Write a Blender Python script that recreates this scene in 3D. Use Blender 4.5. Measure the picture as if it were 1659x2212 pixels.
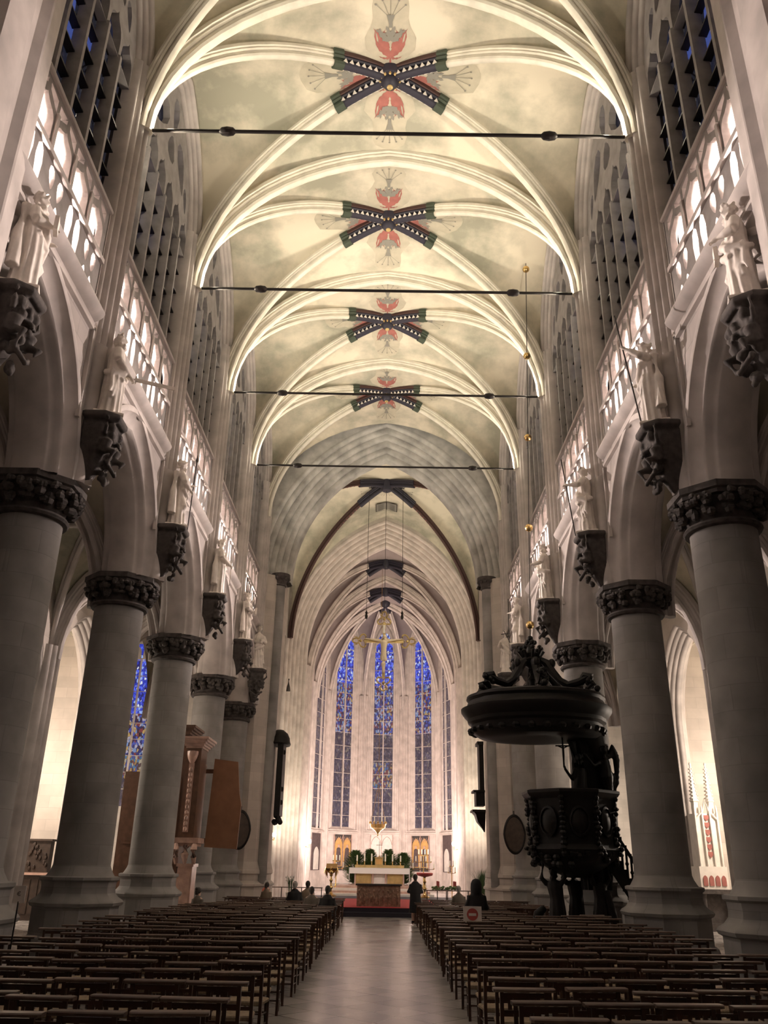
import bpy, bmesh, math, random
from mathutils import Vector, Matrix, Euler
PI = math.pi
random.seed(7)
SC = bpy.context.scene
COL = SC.collection
for o in list(bpy.data.objects):
    bpy.data.objects.remove(o)

# ------------------------------------------------------------------ camera
F_PX, PITCH, ROLL, YAW = 1790.0, math.radians(23.0), math.radians(1.0), -0.004
fwd = Vector((math.sin(YAW) * math.cos(PITCH), math.cos(YAW) * math.cos(PITCH), math.sin(PITCH)))
r0 = fwd.cross(Vector((0, 0, 1))).normalized()
u0 = r0.cross(fwd)
rr_ = r0 * math.cos(ROLL) + u0 * math.sin(ROLL)
uu_ = u0 * math.cos(ROLL) - r0 * math.sin(ROLL)
cd = bpy.data.cameras.new('camera')
cam = bpy.data.objects.new('camera', cd)
COL.objects.link(cam)
m = Matrix((rr_, uu_, -fwd)).transposed().to_4x4()
m.translation = Vector((0.12, 0, 2.0))
cam.matrix_world = m
cd.sensor_fit = 'VERTICAL'
cd.sensor_height = 24.0
cd.lens = 24.0 * F_PX / 2212.0
cd.clip_end = 400
SC.camera = cam

# ------------------------------------------------------------------ world, exposure, lights
w = bpy.data.worlds.new('dusk')
SC.world = w
w.use_nodes = True
w.node_tree.nodes['Background'].inputs[0].default_value = (0.25, 0.32, 0.55, 1)
w.node_tree.nodes['Background'].inputs[1].default_value = 0.15
SC.view_settings.view_transform = 'Standard'
SC.view_settings.look = 'None'
SC.view_settings.exposure = 0.0
SC.view_settings.gamma = 1.0
SC.view_settings.use_curve_mapping = False

YK = [9.05, 15.3, 21.45, 27.75, 34.1, 40.3]     # arcade columns, front to back
BAYS = [(2.8, 9.05)] + list(zip(YK[:-1], YK[1:]))
WARM = (1.0, 0.88, 0.69)
PINK = (1.0, 0.81, 0.73)

def light(kind, name, loc, energy, color, aim=None, size=0.3, size_y=None, spot=None, blend=0.6):
    l = bpy.data.lights.new(name, kind)
    l.energy = energy
    l.color = color
    if kind == 'AREA':
        l.size = size
        if size_y:
            l.shape = 'RECTANGLE'
            l.size_y = size_y
    else:
        l.shadow_soft_size = size
    if kind == 'SPOT':
        l.spot_size = math.radians(spot)
        l.spot_blend = blend
    o = bpy.data.objects.new(name, l)
    COL.objects.link(o)
    o.location = loc
    if aim is not None:
        d = Vector(aim) - Vector(loc)
        o.rotation_euler = d.to_track_quat('-Z', 'Y').to_euler()
    return o

L_VAULT, L_TRIF, L_CHOIR, L_CHAPEL, L_FILL = 1300, 1500, 1, 1, 1
for i, y in enumerate([9.05, 15.3, 21.45, 27.75, 34.1]):
    for s in (-1, 1):
        e = L_VAULT * (1.0 if i else 0.7) * (0.75 if i == 4 else 1)
        light('SPOT', 'vault_uplight', (s * 5.45, y + 0.25, 18.5), e, WARM, (s * 0.8, y + 1.9, 24.6), 0.12, spot=118, blend=0.9)
        light('POINT', 'springer_lamp', (s * 5.5, y + 0.1, 19.05), 75 if i else 40, WARM, size=0.08)
for (y0, y1) in BAYS:
    for s in (-1, 1):
        light('AREA', 'gallery_striplight', (s * 6.75, (y0 + y1) / 2, 12.95), L_TRIF, PINK, (s * 7.35, (y0 + y1) / 2, 14.6), 4.6, 0.15)
# choir: bulbs on the jambs and floodlights on the pavement
for s in (-1, 1):
    light('SPOT', 'choir_floodlight', (s * 3.2, 60.5, 1.5), 4000, PINK, (s * 2.5, 76, 13), 0.6, spot=100, blend=0.8)
    light('POINT', 'choir_floodlight', (s * 1.8, 65.5, 2.4), 600, PINK, size=0.6)
    light('SPOT', 'choir_floodlight', (s * 2.6, 50.0, 1.6), 3600, WARM, (s * 5.9, 55.5, 12), 0.5, spot=110, blend=0.8)
    light('POINT', 'jamb_bulb', (s * 5.25, 68.0, 3.6), 220, PINK, size=0.15)
    light('SPOT', 'crossing_uplight', (s * 5.2, 44.6, 17.5), 900, WARM, (0, 50, 24.4), 0.2, spot=140, blend=0.9)
    light('SPOT', 'altar_spot', (s * 4.4, 44.0, 16.0), 3200, PINK, (0, 55.5, 1.0), 0.2, spot=50)
    light('SPOT', 'arch_uplight', (s * 4.6, 39.2, 16.5), 260, WARM, (0, 42, 24), 0.2, spot=120, blend=0.9)
    light('POINT', 'chapel_lamp', (s * 13.8, 30.4, 5.2), 1000, (1.0, 0.84, 0.7), size=0.3)
    light('POINT', 'transept_lamp', (s * 13.0, 49.5, 4.0), 900, (1.0, 0.86, 0.72), size=0.3)
    light('POINT', 'aisle_lamp', (s * 9.6, 24.5, 6.0), 40, WARM, size=0.3)
light('SPOT', 'crucifix_fill', (4.0, 42.6, 17.0), 900, WARM, (0, 48, 13.8), 0.1, spot=30)  # added fill to brighten the crucifix, no fixture hangs there
# statue lights on the gallery parapets (each side lights the other)
for y in (18.3, 24.6, 30.9, 37.2, 39.6):
    for s in (-1, 1):
        light('SPOT', 'statue_spotlight', (s * 5.8, y, 13.2), 8000, PINK, (-s * 6.0, y - 9.2, 11.6), 0.08, spot=34, blend=0.9)
for (y0, y1) in BAYS:  # added spots filling the lower nave, no such lamps on the parapets
    for s in (-1, 1):
        light('SPOT', 'nave_fill_spot', (s * 5.75, (y0 + y1) / 2, 13.0), 215, (1.0, 0.91, 0.87), (-s * 6.0, (y0 + y1) / 2 + 1.0, 5.0), 0.2, spot=100, blend=1.0)

# ------------------------------------------------------------------ materials
def new_mat(name):
    mt = bpy.data.materials.new(name)
    mt.use_nodes = True
    return mt, mt.node_tree.nodes, mt.node_tree.links, mt.node_tree.nodes['Principled BSDF']

def simple(name, col, rough=0.6, metal=0.0, noise=0.0, scale=4.0, bump=0.0, spec=None):
    mt, n, l, b = new_mat(name)
    b.inputs['Roughness'].default_value = rough
    b.inputs['Metallic'].default_value = metal
    if spec is not None:
        b.inputs['Specular IOR Level'].default_value = spec
    b.inputs['Base Color'].default_value = (*col, 1)
    if noise > 0 or bump > 0:
        tc = n.new('ShaderNodeTexCoord')
        nz = n.new('ShaderNodeTexNoise')
        nz.inputs['Scale'].default_value = scale
        nz.inputs['Detail'].default_value = 5
        l.new(tc.outputs['Object'], nz.inputs['Vector'])
        if noise > 0:
            rp = n.new('ShaderNodeValToRGB')
            rp.color_ramp.elements[0].position = 0.3
            rp.color_ramp.elements[1].position = 0.7
            rp.color_ramp.elements[0].color = (*[c * (1 - noise) for c in col], 1)
            rp.color_ramp.elements[1].color = (*[min(1, c * (1 + noise * 0.6)) for c in col], 1)
            l.new(nz.outputs['Fac'], rp.inputs['Fac'])
            l.new(rp.outputs['Color'], b.inputs['Base Color'])
        if bump > 0:
            bp = n.new('ShaderNodeBump')
            bp.inputs['Strength'].default_value = bump
            bp.inputs['Distance'].default_value = 0.02
            l.new(nz.outputs['Fac'], bp.inputs['Height'])
            l.new(bp.outputs['Normal'], b.inputs['Normal'])
    return mt

def masonry(name, col, mode='yz', course=0.42, block=0.85, dark=0.72, noise=0.25, cyl_r=0.65):
    """ashlar: brick courses plus big soft stains; mode picks the plane the courses lie in"""
    mt, n, l, b = new_mat(name)
    b.inputs['Roughness'].default_value = 0.85
    tc = n.new('ShaderNodeTexCoord')
    sp = n.new('ShaderNodeSeparateXYZ')
    l.new(tc.outputs['Object'], sp.inputs[0])
    cb = n.new('ShaderNodeCombineXYZ')
    if mode == 'cyl':
        at = n.new('ShaderNodeMath'); at.operation = 'ARCTAN2'
        l.new(sp.outputs['X'], at.inputs[0]); l.new(sp.outputs['Y'], at.inputs[1])
        mu = n.new('ShaderNodeMath'); mu.operation = 'MULTIPLY'; mu.inputs[1].default_value = cyl_r
        l.new(at.outputs[0], mu.inputs[0]); l.new(mu.outputs[0], cb.inputs[0])
    elif mode == 'yz':
        l.new(sp.outputs['Y'], cb.inputs[0])
    else:
        l.new(sp.outputs['X'], cb.inputs[0])
    l.new(sp.outputs['Z'], cb.inputs[1])
    br = n.new('ShaderNodeTexBrick')
    br.inputs['Scale'].default_value = 1.0
    br.inputs['Brick Width'].default_value = block
    br.inputs['Row Height'].default_value = course
    br.inputs['Mortar Size'].default_value = 0.008
    br.inputs['Mortar Smooth'].default_value = 0.4
    br.inputs['Color1'].default_value = (*col, 1)
    br.inputs['Color2'].default_value = (*[c * 0.86 for c in col], 1)
    br.inputs['Mortar'].default_value = (*[c * dark for c in col], 1)
    l.new(cb.outputs[0], br.inputs['Vector'])
    nz = n.new('ShaderNodeTexNoise'); nz.inputs['Scale'].default_value = 0.9; nz.inputs['Detail'].default_value = 6
    l.new(tc.outputs['Object'], nz.inputs['Vector'])
    rp = n.new('ShaderNodeValToRGB')
    rp.color_ramp.elements[0].position = 0.3; rp.color_ramp.elements[1].position = 0.68
    k = 1 - noise
    rp.color_ramp.elements[0].color = (k, k, k, 1); rp.color_ramp.elements[1].color = (1, 1, 1, 1)
    l.new(nz.outputs['Fac'], rp.inputs['Fac'])
    mx = n.new('ShaderNodeMix'); mx.data_type = 'RGBA'; mx.blend_type = 'MULTIPLY'; mx.inputs[0].default_value = 1
    l.new(br.outputs['Color'], mx.inputs[6]); l.new(rp.outputs['Color'], mx.inputs[7])
    l.new(mx.outputs[2], b.inputs['Base Color'])
    bp = n.new('ShaderNodeBump'); bp.inputs['Strength'].default_value = 0.35; bp.inputs['Distance'].default_value = 0.01
    l.new(br.outputs['Fac'], bp.inputs['Height']); bp.invert = True
    l.new(bp.outputs['Normal'], b.inputs['Normal'])
    return mt

M = {}
M['wall'] = masonry('nave limestone', (0.52, 0.475, 0.45), 'yz')
M['wallx'] = masonry('cross wall limestone', (0.60, 0.54, 0.48), 'xz', dark=0.8)
M['col'] = masonry('column drum stone', (0.34, 0.325, 0.31), 'cyl', 0.46, 1.0, 0.8, 0.45)
M['stone'] = simple('moulded limestone', (0.49, 0.45, 0.425), 0.8, noise=0.22, scale=1.6, bump=0.15)
M['rib'] = simple('rib limestone', (0.72, 0.68, 0.58), 0.8, noise=0.14, scale=2.5)
M['greystone'] = simple('crossing grey stone', (0.47, 0.46, 0.43), 0.85, noise=0.4, scale=1.3, bump=0.2)
M['choirstone'] = simple('choir limestone', (0.66, 0.58, 0.53), 0.8, noise=0.2, scale=1.8)
M['dirtshade'] = simple('sooted and shaded carved stone', (0.065, 0.055, 0.05), 0.85, noise=0.4, scale=8, bump=0.5)  # soot, with the shade on the capitals put into the colour too
M['statue'] = simple('statue stone', (0.74, 0.68, 0.62), 0.6, noise=0.15, scale=5)
M['dark'] = simple('roof void', (0.05, 0.045, 0.04), 0.9)
M['blackoak'] = simple('black carved oak', (0.009, 0.007, 0.006), 0.55, noise=0.4, scale=6, spec=0.25)
M['oak'] = simple('brown oak', (0.13, 0.065, 0.038), 0.5, noise=0.3, scale=5)
M['orangewood'] = simple('orange plywood panel', (0.27, 0.13, 0.07), 0.6, noise=0.15, scale=3)
M['chairwood'] = simple('varnished chair wood', (0.06, 0.027, 0.016), 0.32, noise=0.35, scale=7)
M['railwood'] = simple('worn highlit chair rail wood', (0.16, 0.11, 0.085), 0.4, noise=0.3, scale=9)  # paired with the dark rail, so random highlights lie in the colour
M['raildark'] = simple('dark chair rail wood', (0.10, 0.062, 0.045), 0.45, noise=0.3, scale=9)
M['rush'] = simple('rush seat', (0.32, 0.24, 0.15), 0.7, noise=0.4, scale=25)
M['iron'] = simple('wrought iron', (0.035, 0.03, 0.028), 0.5, metal=0.6)
M['brass'] = simple('polished brass', (0.75, 0.52, 0.22), 0.25, metal=1.0)
M['gilt'] = simple('gilded wood', (0.62, 0.46, 0.20), 0.4, metal=0.5, noise=0.2)
M['coffer'] = simple('dark relief oak', (0.045, 0.028, 0.02), 0.5, noise=0.4, scale=7)
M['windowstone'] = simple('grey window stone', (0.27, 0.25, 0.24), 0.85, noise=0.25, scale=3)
M['corpus'] = simple('painted wood flesh', (0.80, 0.66, 0.46), 0.6)
M['marble'] = simple('pink marble', (0.50, 0.33, 0.27), 0.35, noise=0.3, scale=4)
M['whitestone'] = simple('white alabaster', (0.72, 0.68, 0.62), 0.5, noise=0.1)
M['white'] = simple('white linen', (0.85, 0.83, 0.80), 0.8)
M['wax'] = simple('candle wax', (0.88, 0.84, 0.72), 0.5)
M['red'] = simple('red carpet', (0.55, 0.06, 0.07), 0.8)
M['redpaint'] = simple('red paint', (0.50, 0.10, 0.09), 0.7)
M['motifred'] = simple('faded red paint', (0.34, 0.12, 0.10), 0.8, noise=0.2)
M['dred'] = simple('oxblood paint', (0.055, 0.024, 0.02), 0.7)
M['navy'] = simple('blue black paint', (0.022, 0.02, 0.034), 0.6)
M['green'] = simple('dark green paint', (0.045, 0.06, 0.04), 0.7)
M['greyp'] = simple('grey paint', (0.22, 0.21, 0.18), 0.8)
M['umber'] = simple('olive ground paint', (0.47, 0.43, 0.335), 0.9, noise=0.12, scale=3)
M['fir'] = simple('fir needles', (0.19, 0.29, 0.12), 0.7, noise=0.3, scale=12)
M['leaf'] = simple('flower leaves', (0.07, 0.13, 0.05), 0.6)
M['goldflat'] = simple('gold painted ground', (0.62, 0.36, 0.12), 0.5, noise=0.15)
M['robe'] = simple('painted dark robe', (0.10, 0.07, 0.07), 0.7, noise=0.3)
M['skin'] = simple('skin', (0.55, 0.36, 0.28), 0.6)
M['hair'] = simple('dark hair', (0.03, 0.022, 0.018), 0.6)
M['ghair'] = simple('grey hair', (0.30, 0.28, 0.26), 0.7)
M['coatblack'] = simple('black coat', (0.010, 0.010, 0.012), 0.8)
M['coatgrey'] = simple('grey brown coat', (0.13, 0.11, 0.09), 0.85)
M['coattan'] = simple('tan coat', (0.24, 0.19, 0.14), 0.85)
M['coatred'] = simple('red coat', (0.45, 0.10, 0.06), 0.8)
M['bag'] = simple('white carrier bag', (0.55, 0.53, 0.50), 0.5)
M['paper'] = simple('white board', (0.75, 0.70, 0.66), 0.7)
M['relief'] = simple('carved altar frontal', (0.42, 0.29, 0.21), 0.6, noise=0.5, scale=7, bump=1.0)

# vault plaster: cream with grey-green damp stains
mt, n, l, b = new_mat('vault plaster')
b.inputs['Roughness'].default_value = 0.9
tc = n.new('ShaderNodeTexCoord')
n1 = n.new('ShaderNodeTexNoise'); n1.inputs['Scale'].default_value = 0.35; n1.inputs['Detail'].default_value = 7; n1.inputs['Roughness'].default_value = 0.6
l.new(tc.outputs['Object'], n1.inputs['Vector'])
rp = n.new('ShaderNodeValToRGB')
e = rp.color_ramp.elements
e[0].position = 0.38; e[0].color = (0.33, 0.32, 0.25, 1)
e[1].position = 0.58; e[1].color = (0.66, 0.60, 0.48, 1)
l.new(n1.outputs['Fac'], rp.inputs['Fac']); l.new(rp.outputs['Color'], b.inputs['Base Color'])
M['plaster'] = mt
M['cplaster'] = simple('choir vault plaster', (0.37, 0.31, 0.30), 0.9, noise=0.15, scale=0.8)

# floor: polished stone slabs with dark lozenges
mt, n, l, b = new_mat('nave slabs')
tc = n.new('ShaderNodeTexCoord')
mp = n.new('ShaderNodeMapping'); mp.inputs['Rotation'].default_value = (0, 0, PI / 4)
l.new(tc.outputs['Object'], mp.inputs['Vector'])
br = n.new('ShaderNodeTexBrick'); br.offset = 0.0
br.inputs['Scale'].default_value = 1.0; br.inputs['Brick Width'].default_value = 0.62; br.inputs['Row Height'].default_value = 0.62
br.inputs['Mortar Size'].default_value = 0.008
br.inputs['Color1'].default_value = (0.44, 0.41, 0.385, 1); br.inputs['Color2'].default_value = (0.25, 0.235, 0.225, 1); br.inputs['Mortar'].default_value = (0.06, 0.055, 0.05, 1)
br.inputs['Bias'].default_value = -0.25
l.new(mp.outputs[0], br.inputs['Vector'])
l.new(br.outputs['Color'], b.inputs['Base Color'])
nz = n.new('ShaderNodeTexNoise'); nz.inputs['Scale'].default_value = 2.2; nz.inputs['Detail'].default_value = 4
l.new(tc.outputs['Object'], nz.inputs['Vector'])
mr = n.new('ShaderNodeMapRange'); mr.inputs[3].default_value = 0.14; mr.inputs[4].default_value = 0.30
l.new(nz.outputs['Fac'], mr.inputs[0]); l.new(mr.outputs[0], b.inputs['Roughness'])
bp = n.new('ShaderNodeBump'); bp.inputs['Strength'].default_value = 0.10; bp.inputs['Distance'].default_value = 0.02
l.new(nz.outputs['Fac'], bp.inputs['Height']); l.new(bp.outputs['Normal'], b.inputs['Normal'])
M['floor'] = mt

def glass(name, stops, strength, scale=(9, 9, 5.0), lead=0.03):
    """stained glass: cells of colour with dark lead between, lit by the dusk outside"""
    mt, n, l, b = new_mat(name)
    tc = n.new('ShaderNodeTexCoord'); mp = n.new('ShaderNodeMapping'); mp.inputs['Scale'].default_value = scale
    l.new(tc.outputs['Object'], mp.inputs['Vector'])
    v = n.new('ShaderNodeTexVoronoi'); v.inputs['Scale'].default_value = 1.0
    v2 = n.new('ShaderNodeTexVoronoi'); v2.feature = 'DISTANCE_TO_EDGE'; v2.inputs['Scale'].default_value = 1.0
    l.new(mp.outputs[0], v.inputs['Vector']); l.new(mp.outputs[0], v2.inputs['Vector'])
    sp = n.new('ShaderNodeSeparateColor'); l.new(v.outputs['Color'], sp.inputs[0])
    rp = n.new('ShaderNodeValToRGB'); rp.color_ramp.interpolation = 'CONSTANT'
    el = rp.color_ramp.elements
    el[0].position = 0; el[0].color = (*stops[0][1], 1)
    el[1].position = stops[1][0]; el[1].color = (*stops[1][1], 1)
    for p, c in stops[2:]:
        q = el.new(p); q.color = (*c, 1)
    l.new(sp.outputs[0], rp.inputs['Fac'])
    gt = n.new('ShaderNodeMath'); gt.operation = 'GREATER_THAN'; gt.inputs[1].default_value = lead
    l.new(v2.outputs['Distance'], gt.inputs[0])
    ml = n.new('ShaderNodeMath'); ml.operation = 'MULTIPLY'; ml.inputs[1].default_value = strength
    l.new(gt.outputs[0], ml.inputs[0])
    l.new(rp.outputs['Color'], b.inputs['Emission Color']); l.new(ml.outputs[0], b.inputs['Emission Strength'])
    b.inputs['Base Color'].default_value = (0.05, 0.05, 0.07, 1)
    b.inputs['Roughness'].default_value = 0.2
    return mt
BLUE = [(0, (0.03, 0.05, 0.55)), (0.28, (0.10, 0.16, 1.0)), (0.5, (0.02, 0.02, 0.18)), (0.64, (0.35, 0.5, 1.0)), (0.74, (0.05, 0.08, 0.7)), (0.93, (0.8, 0.85, 1.0))]
MIX = [(0, (0.03, 0.03, 0.2)), (0.22, (0.08, 0.12, 0.6)), (0.42, (0.06, 0.02, 0.05)), (0.56, (0.25, 0.4, 0.75)), (0.68, (0.3, 0.05, 0.05)), (0.78, (0.6, 0.55, 0.7)), (0.9, (0.7, 0.45, 0.15))]
DIM = [(0, (0.05, 0.03, 0.05)), (0.3, (0.10, 0.07, 0.10)), (0.55, (0.16, 0.10, 0.09)), (0.8, (0.22, 0.17, 0.22)), (0.93, (0.35, 0.28, 0.2))]
M['glassblue'] = glass('blue canopy glass', BLUE, 0.8)
M['glassmix'] = glass('figure glass', MIX, 0.55)
M['glassdim'] = glass('brown grisaille glass', DIM, 0.5)
M['glassgold'] = glass('gold and red figure glass', [(0, (0.12, 0.05, 0.04)), (0.25, (0.1, 0.13, 0.45)), (0.45, (0.7, 0.42, 0.12)), (0.6, (0.35, 0.07, 0.05)), (0.75, (0.75, 0.65, 0.45)), (0.9, (0.1, 0.3, 0.6))], 0.42)
M['glassnight'] = glass('clear leaded glass', [(0, (0.02, 0.022, 0.04)), (0.35, (0.035, 0.035, 0.05)), (0.62, (0.02, 0.02, 0.03)), (0.88, (0.08, 0.12, 0.42))], 0.55, scale=(2.2, 2.2, 1.4), lead=0.02)

def emit(name, col, s):
    mt, n, l, b = new_mat(name)
    b.inputs['Emission Color'].default_value = (*col, 1)
    b.inputs['Emission Strength'].default_value = s
    return mt
M['bulb'] = emit('lit bulb', (1, 0.86, 0.7), 25)
M['flame'] = emit('candle flame', (1, 0.75, 0.4), 8)

# ------------------------------------------------------------------ mesh helpers
class MB:
    def __init__(s):
        s.v = []; s.f = []
    def add(s, vs, fs):
        o = len(s.v)
        s.v += [tuple(p) for p in vs]
        s.f += [tuple(i + o for i in f) for f in fs]
        return s
    def box(s, x0, x1, y0, y1, z0, z1):
        return s.add([(x0, y0, z0), (x1, y0, z0), (x1, y1, z0), (x0, y1, z0), (x0, y0, z1), (x1, y0, z1), (x1, y1, z1), (x0, y1, z1)],
                     [(3, 2, 1, 0), (4, 5, 6, 7), (0, 1, 5, 4), (1, 2, 6, 5), (2, 3, 7, 6), (3, 0, 4, 7)])
    def loft(s, rings, cap=True, closed=True):
        n = len(rings[0]); vs = [p for r in rings for p in r]; fs = []
        for i in range(len(rings) - 1):
            for j in range(n if closed else n - 1):
                a = i * n + j; b = i * n + (j + 1) % n
                fs.append((a, b, b + n, a + n))
        if cap and closed:
            fs.append(tuple(range(n - 1, -1, -1)))
            fs.append(tuple(range((len(rings) - 1) * n, len(rings) * n)))
        return s.add(vs, fs)
    def lathe(s, prof, c=(0, 0, 0), n=24, rot=0.0, ex=1.0, ey=1.0, a0=0, a1=2 * PI):
        full = abs(a1 - a0 - 2 * PI) < 1e-6
        m = n if full else n + 1
        rings = []
        for r, z in prof:
            rings.append([(c[0] + ex * r * math.cos(rot + a0 + (a1 - a0) * k / n), c[1] + ey * r * math.sin(rot + a0 + (a1 - a0) * k / n), c[2] + z) for k in range(m)])
        return s.loft(rings, cap=full, closed=full)
    def tube(s, pts, rads, n=8, cap=True, flat=1.0):
        pts = [Vector(p) for p in pts]
        if not isinstance(rads, (list, tuple)):
            rads = [rads] * len(pts)
        up = Vector((0, 0, 1)); rings = []
        for i, p in enumerate(pts):
            t = (pts[min(i + 1, len(pts) - 1)] - pts[max(i - 1, 0)])
            if t.length < 1e-9: t = Vector((0, 0, 1))
            t.normalize()
            a = t.cross(up)
            if a.length < 0.05: a = t.cross(Vector((0, 1, 0)))
            a.normalize(); b = a.cross(t)
            rings.append([tuple(p + (a * math.cos(2 * PI * k / n) + b * math.sin(2 * PI * k / n) * flat) * rads[i]) for k in range(n)])
        return s.loft(rings, cap)
    def ball(s, c, r, n=12, m=8):
        if not isinstance(r, (tuple, list)): r = (r, r, r)
        rings = []
        for i in range(m + 1):
            t = -PI / 2 + PI * i / m
            k = max(math.cos(t), 0.02)
            rings.append([(c[0] + r[0] * k * math.cos(2 * PI * j / n), c[1] + r[1] * k * math.sin(2 * PI * j / n), c[2] + r[2] * math.sin(t)) for j in range(n)])
        return s.loft(rings)
    def prism(s, poly, z0, z1):
        return s.loft([[(x, y, z0) for x, y in poly], [(x, y, z1) for x, y in poly]])
    def grid(s, rows, closed=False):
        return s.loft(rows, cap=False, closed=closed)
    def obox(s, c, a, b, d):
        c, a, b, d = map(Vector, (c, a, b, d))
        vs = [c + a * i + b * j + d * k for k in (-1, 1) for i, j in ((-1, -1), (1, -1), (1, 1), (-1, 1))]
        return s.add(vs, [(3, 2, 1, 0), (4, 5, 6, 7), (0, 1, 5, 4), (1, 2, 6, 5), (2, 3, 7, 6), (3, 0, 4, 7)])
    def bar(s, p, q, wd, th=None, up=(0, 0, 1)):
        p, q = Vector(p), Vector(q); t = (q - p); L = t.length; t.normalize()
        a = t.cross(Vector(up))
        if a.length < 0.05: a = t.cross(Vector((1, 0, 0)))
        a.normalize(); b = a.cross(t)
        return s.obox((p + q) / 2, a * wd / 2, t * L / 2, b * (th or wd) / 2)
    def mapped(s, fn):
        s.v = [tuple(fn(Vector(p))) for p in s.v]
        return s
    def mesh(s, name, mat, smooth=True, angle=35):
        me = bpy.data.meshes.new(name)
        me.from_pydata(s.v, [], s.f)
        bm = bmesh.new(); bm.from_mesh(me)
        bmesh.ops.remove_doubles(bm, verts=bm.verts, dist=1e-5)
        bmesh.ops.recalc_face_normals(bm, faces=bm.faces)
        bm.to_mesh(me); bm.free()
        if smooth:
            for p in me.polygons: p.use_smooth = True
            me.set_sharp_from_angle(angle=math.radians(angle))
        me.materials.append(mat)
        return me
    def build(s, name, mat, parent=None, smooth=True, angle=35):
        if isinstance(mat, str): mat = M[mat]
        o = bpy.data.objects.new(name, s.mesh(name, mat, smooth, angle))
        COL.objects.link(o)
        if parent is not None: o.parent = parent
        return o

def tag(o, label, cat, group=None):
    o['label'] = label; o['category'] = cat
    if group: o['group'] = group
    return o
def thing(name, label, cat, loc=(0, 0, 0), rz=0, group=None):
    o = bpy.data.objects.new(name, None)
    o.empty_display_size = 0.3
    COL.objects.link(o); o.location = loc; o.rotation_euler = (0, 0, rz)
    return tag(o, label, cat, group)
def struct(o):
    o['kind'] = 'structure'
    return o
def dup(root, loc=None, rz=None, label=None, group=None, scale=None):
    r = root.copy(); COL.objects.link(r)
    if loc is not None: r.location = loc
    if rz is not None: r.rotation_euler = (0, 0, rz)
    if scale is not None: r.scale = scale
    if label: r['label'] = label
    if group: r['group'] = group
    for ch in list(root.children):
        c = ch.copy(); COL.objects.link(c); c.parent = r
        for g in list(ch.children):
            d = g.copy(); COL.objects.link(d); d.parent = c
    return r

def plate(outer, holes, th, fn):
    """flat plate with holes (2-D curve fill), thickness th, mapped to the place by fn(x, y, t)"""
    cu = bpy.data.curves.new('tmp', 'CURVE'); cu.dimensions = '2D'; cu.fill_mode = 'BOTH'; cu.extrude = th / 2
    for loop in ([outer] if outer else []) + holes:
        sp = cu.splines.new('POLY'); sp.points.add(len(loop) - 1)
        for i, (x, y) in enumerate(loop): sp.points[i].co = (x, y, 0, 1)
        sp.use_cyclic_u = True
    ob = bpy.data.objects.new('tmp', cu)
    COL.objects.link(ob); bpy.context.view_layer.update()
    me = bpy.data.meshes.new_from_object(ob.evaluated_get(bpy.context.evaluated_depsgraph_get()))
    mb = MB().add([fn(v.co.x, v.co.y, v.co.z) for v in me.vertices], [tuple(p.vertices) for p in me.polygons])
    bpy.data.objects.remove(ob); bpy.data.curves.remove(cu); bpy.data.meshes.remove(me)
    return mb

# pointed arch: inner half-span a, centre offset c, spring height s
def rise(a, c, r=0.0):
    return math.sqrt((a + c + r) ** 2 - c * c)
def c_for(a, ri):
    return (ri * ri - a * a) / (2 * a)
def arch_pts(a, c, s, r=0.0, n=10, z0=None):
    R = a + c + r; th = math.acos(min(1, c / R))
    right = [(-c + R * math.cos(th * k / n), s + R * math.sin(th * k / n)) for k in range(n + 1)]
    pts = ([(a + r, z0)] if z0 is not None and z0 < s - 1e-4 else []) + right
    left = [(-x, z) for x, z in reversed(pts[:-1])]
    pts[-1] = (0.0, pts[-1][1])
    return pts + left
def arch_sweep(mb, O, u, v, a, c, s, prof, n=10, z0=None):
    O, u, v = Vector(O), Vector(u), Vector(v)
    rows = []
    for r, d in prof:
        rows.append([tuple(O + u * x + v * d + Vector((0, 0, z))) for x, z in arch_pts(a, c, s, r, n, z0)])
    mb.grid(rows)
    return mb
def orders(r, d, k, amp, per=7, flip=False):
    """k rolls stepping from (r, 0) to (0, d)"""
    out = []; L = math.hypot(r, d); nx, ny = -d / L, -r / L
    for i in range(k * per + 1):
        t = i / (k * per)
        o = amp * (abs(math.sin(PI * k * t)) ** 0.75) - amp * 0.35
        out.append((r * (1 - t) + nx * o, d * t + ny * o))
    return out
def arch_wall(mb, O, u, v, a, c, s, L0, L1, z0, z1, r=0.0, n=10, d=0.0):
    """wall face with a pointed opening, from u=-L0 to u=L1"""
    O, u, v = Vector(O), Vector(u), Vector(v)
    P = lambda x, z: tuple(O + u * x + v * d + Vector((0, 0, z)))
    pts = arch_pts(a, c, s, r, n, z0)
    low = [P(x, z) for x, z in pts]; top = [P(x, z1) for x, z in pts]
    mb.grid([low, top])
    xr = pts[0][0]; xl = pts[-1][0]
    mb.add([P(xr, z0), P(L1, z0), P(L1, z1), P(xr, z1)], [(0, 1, 2, 3)])
    mb.add([P(-L0, z0), P(xl, z0), P(xl, z1), P(-L0, z1)], [(0, 1, 2, 3)])
    return mb
# =================================================================== STRUCTURE
SIDE = {-1: 'left', 1: 'right'}
# floor
fl = MB()
fl.add([(-18, -4, 0), (18, -4, 0), (18, 78, 0), (-18, 78, 0)], [(0, 1, 2, 3)])
struct(fl.build('floor', 'floor', smooth=False))

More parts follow.
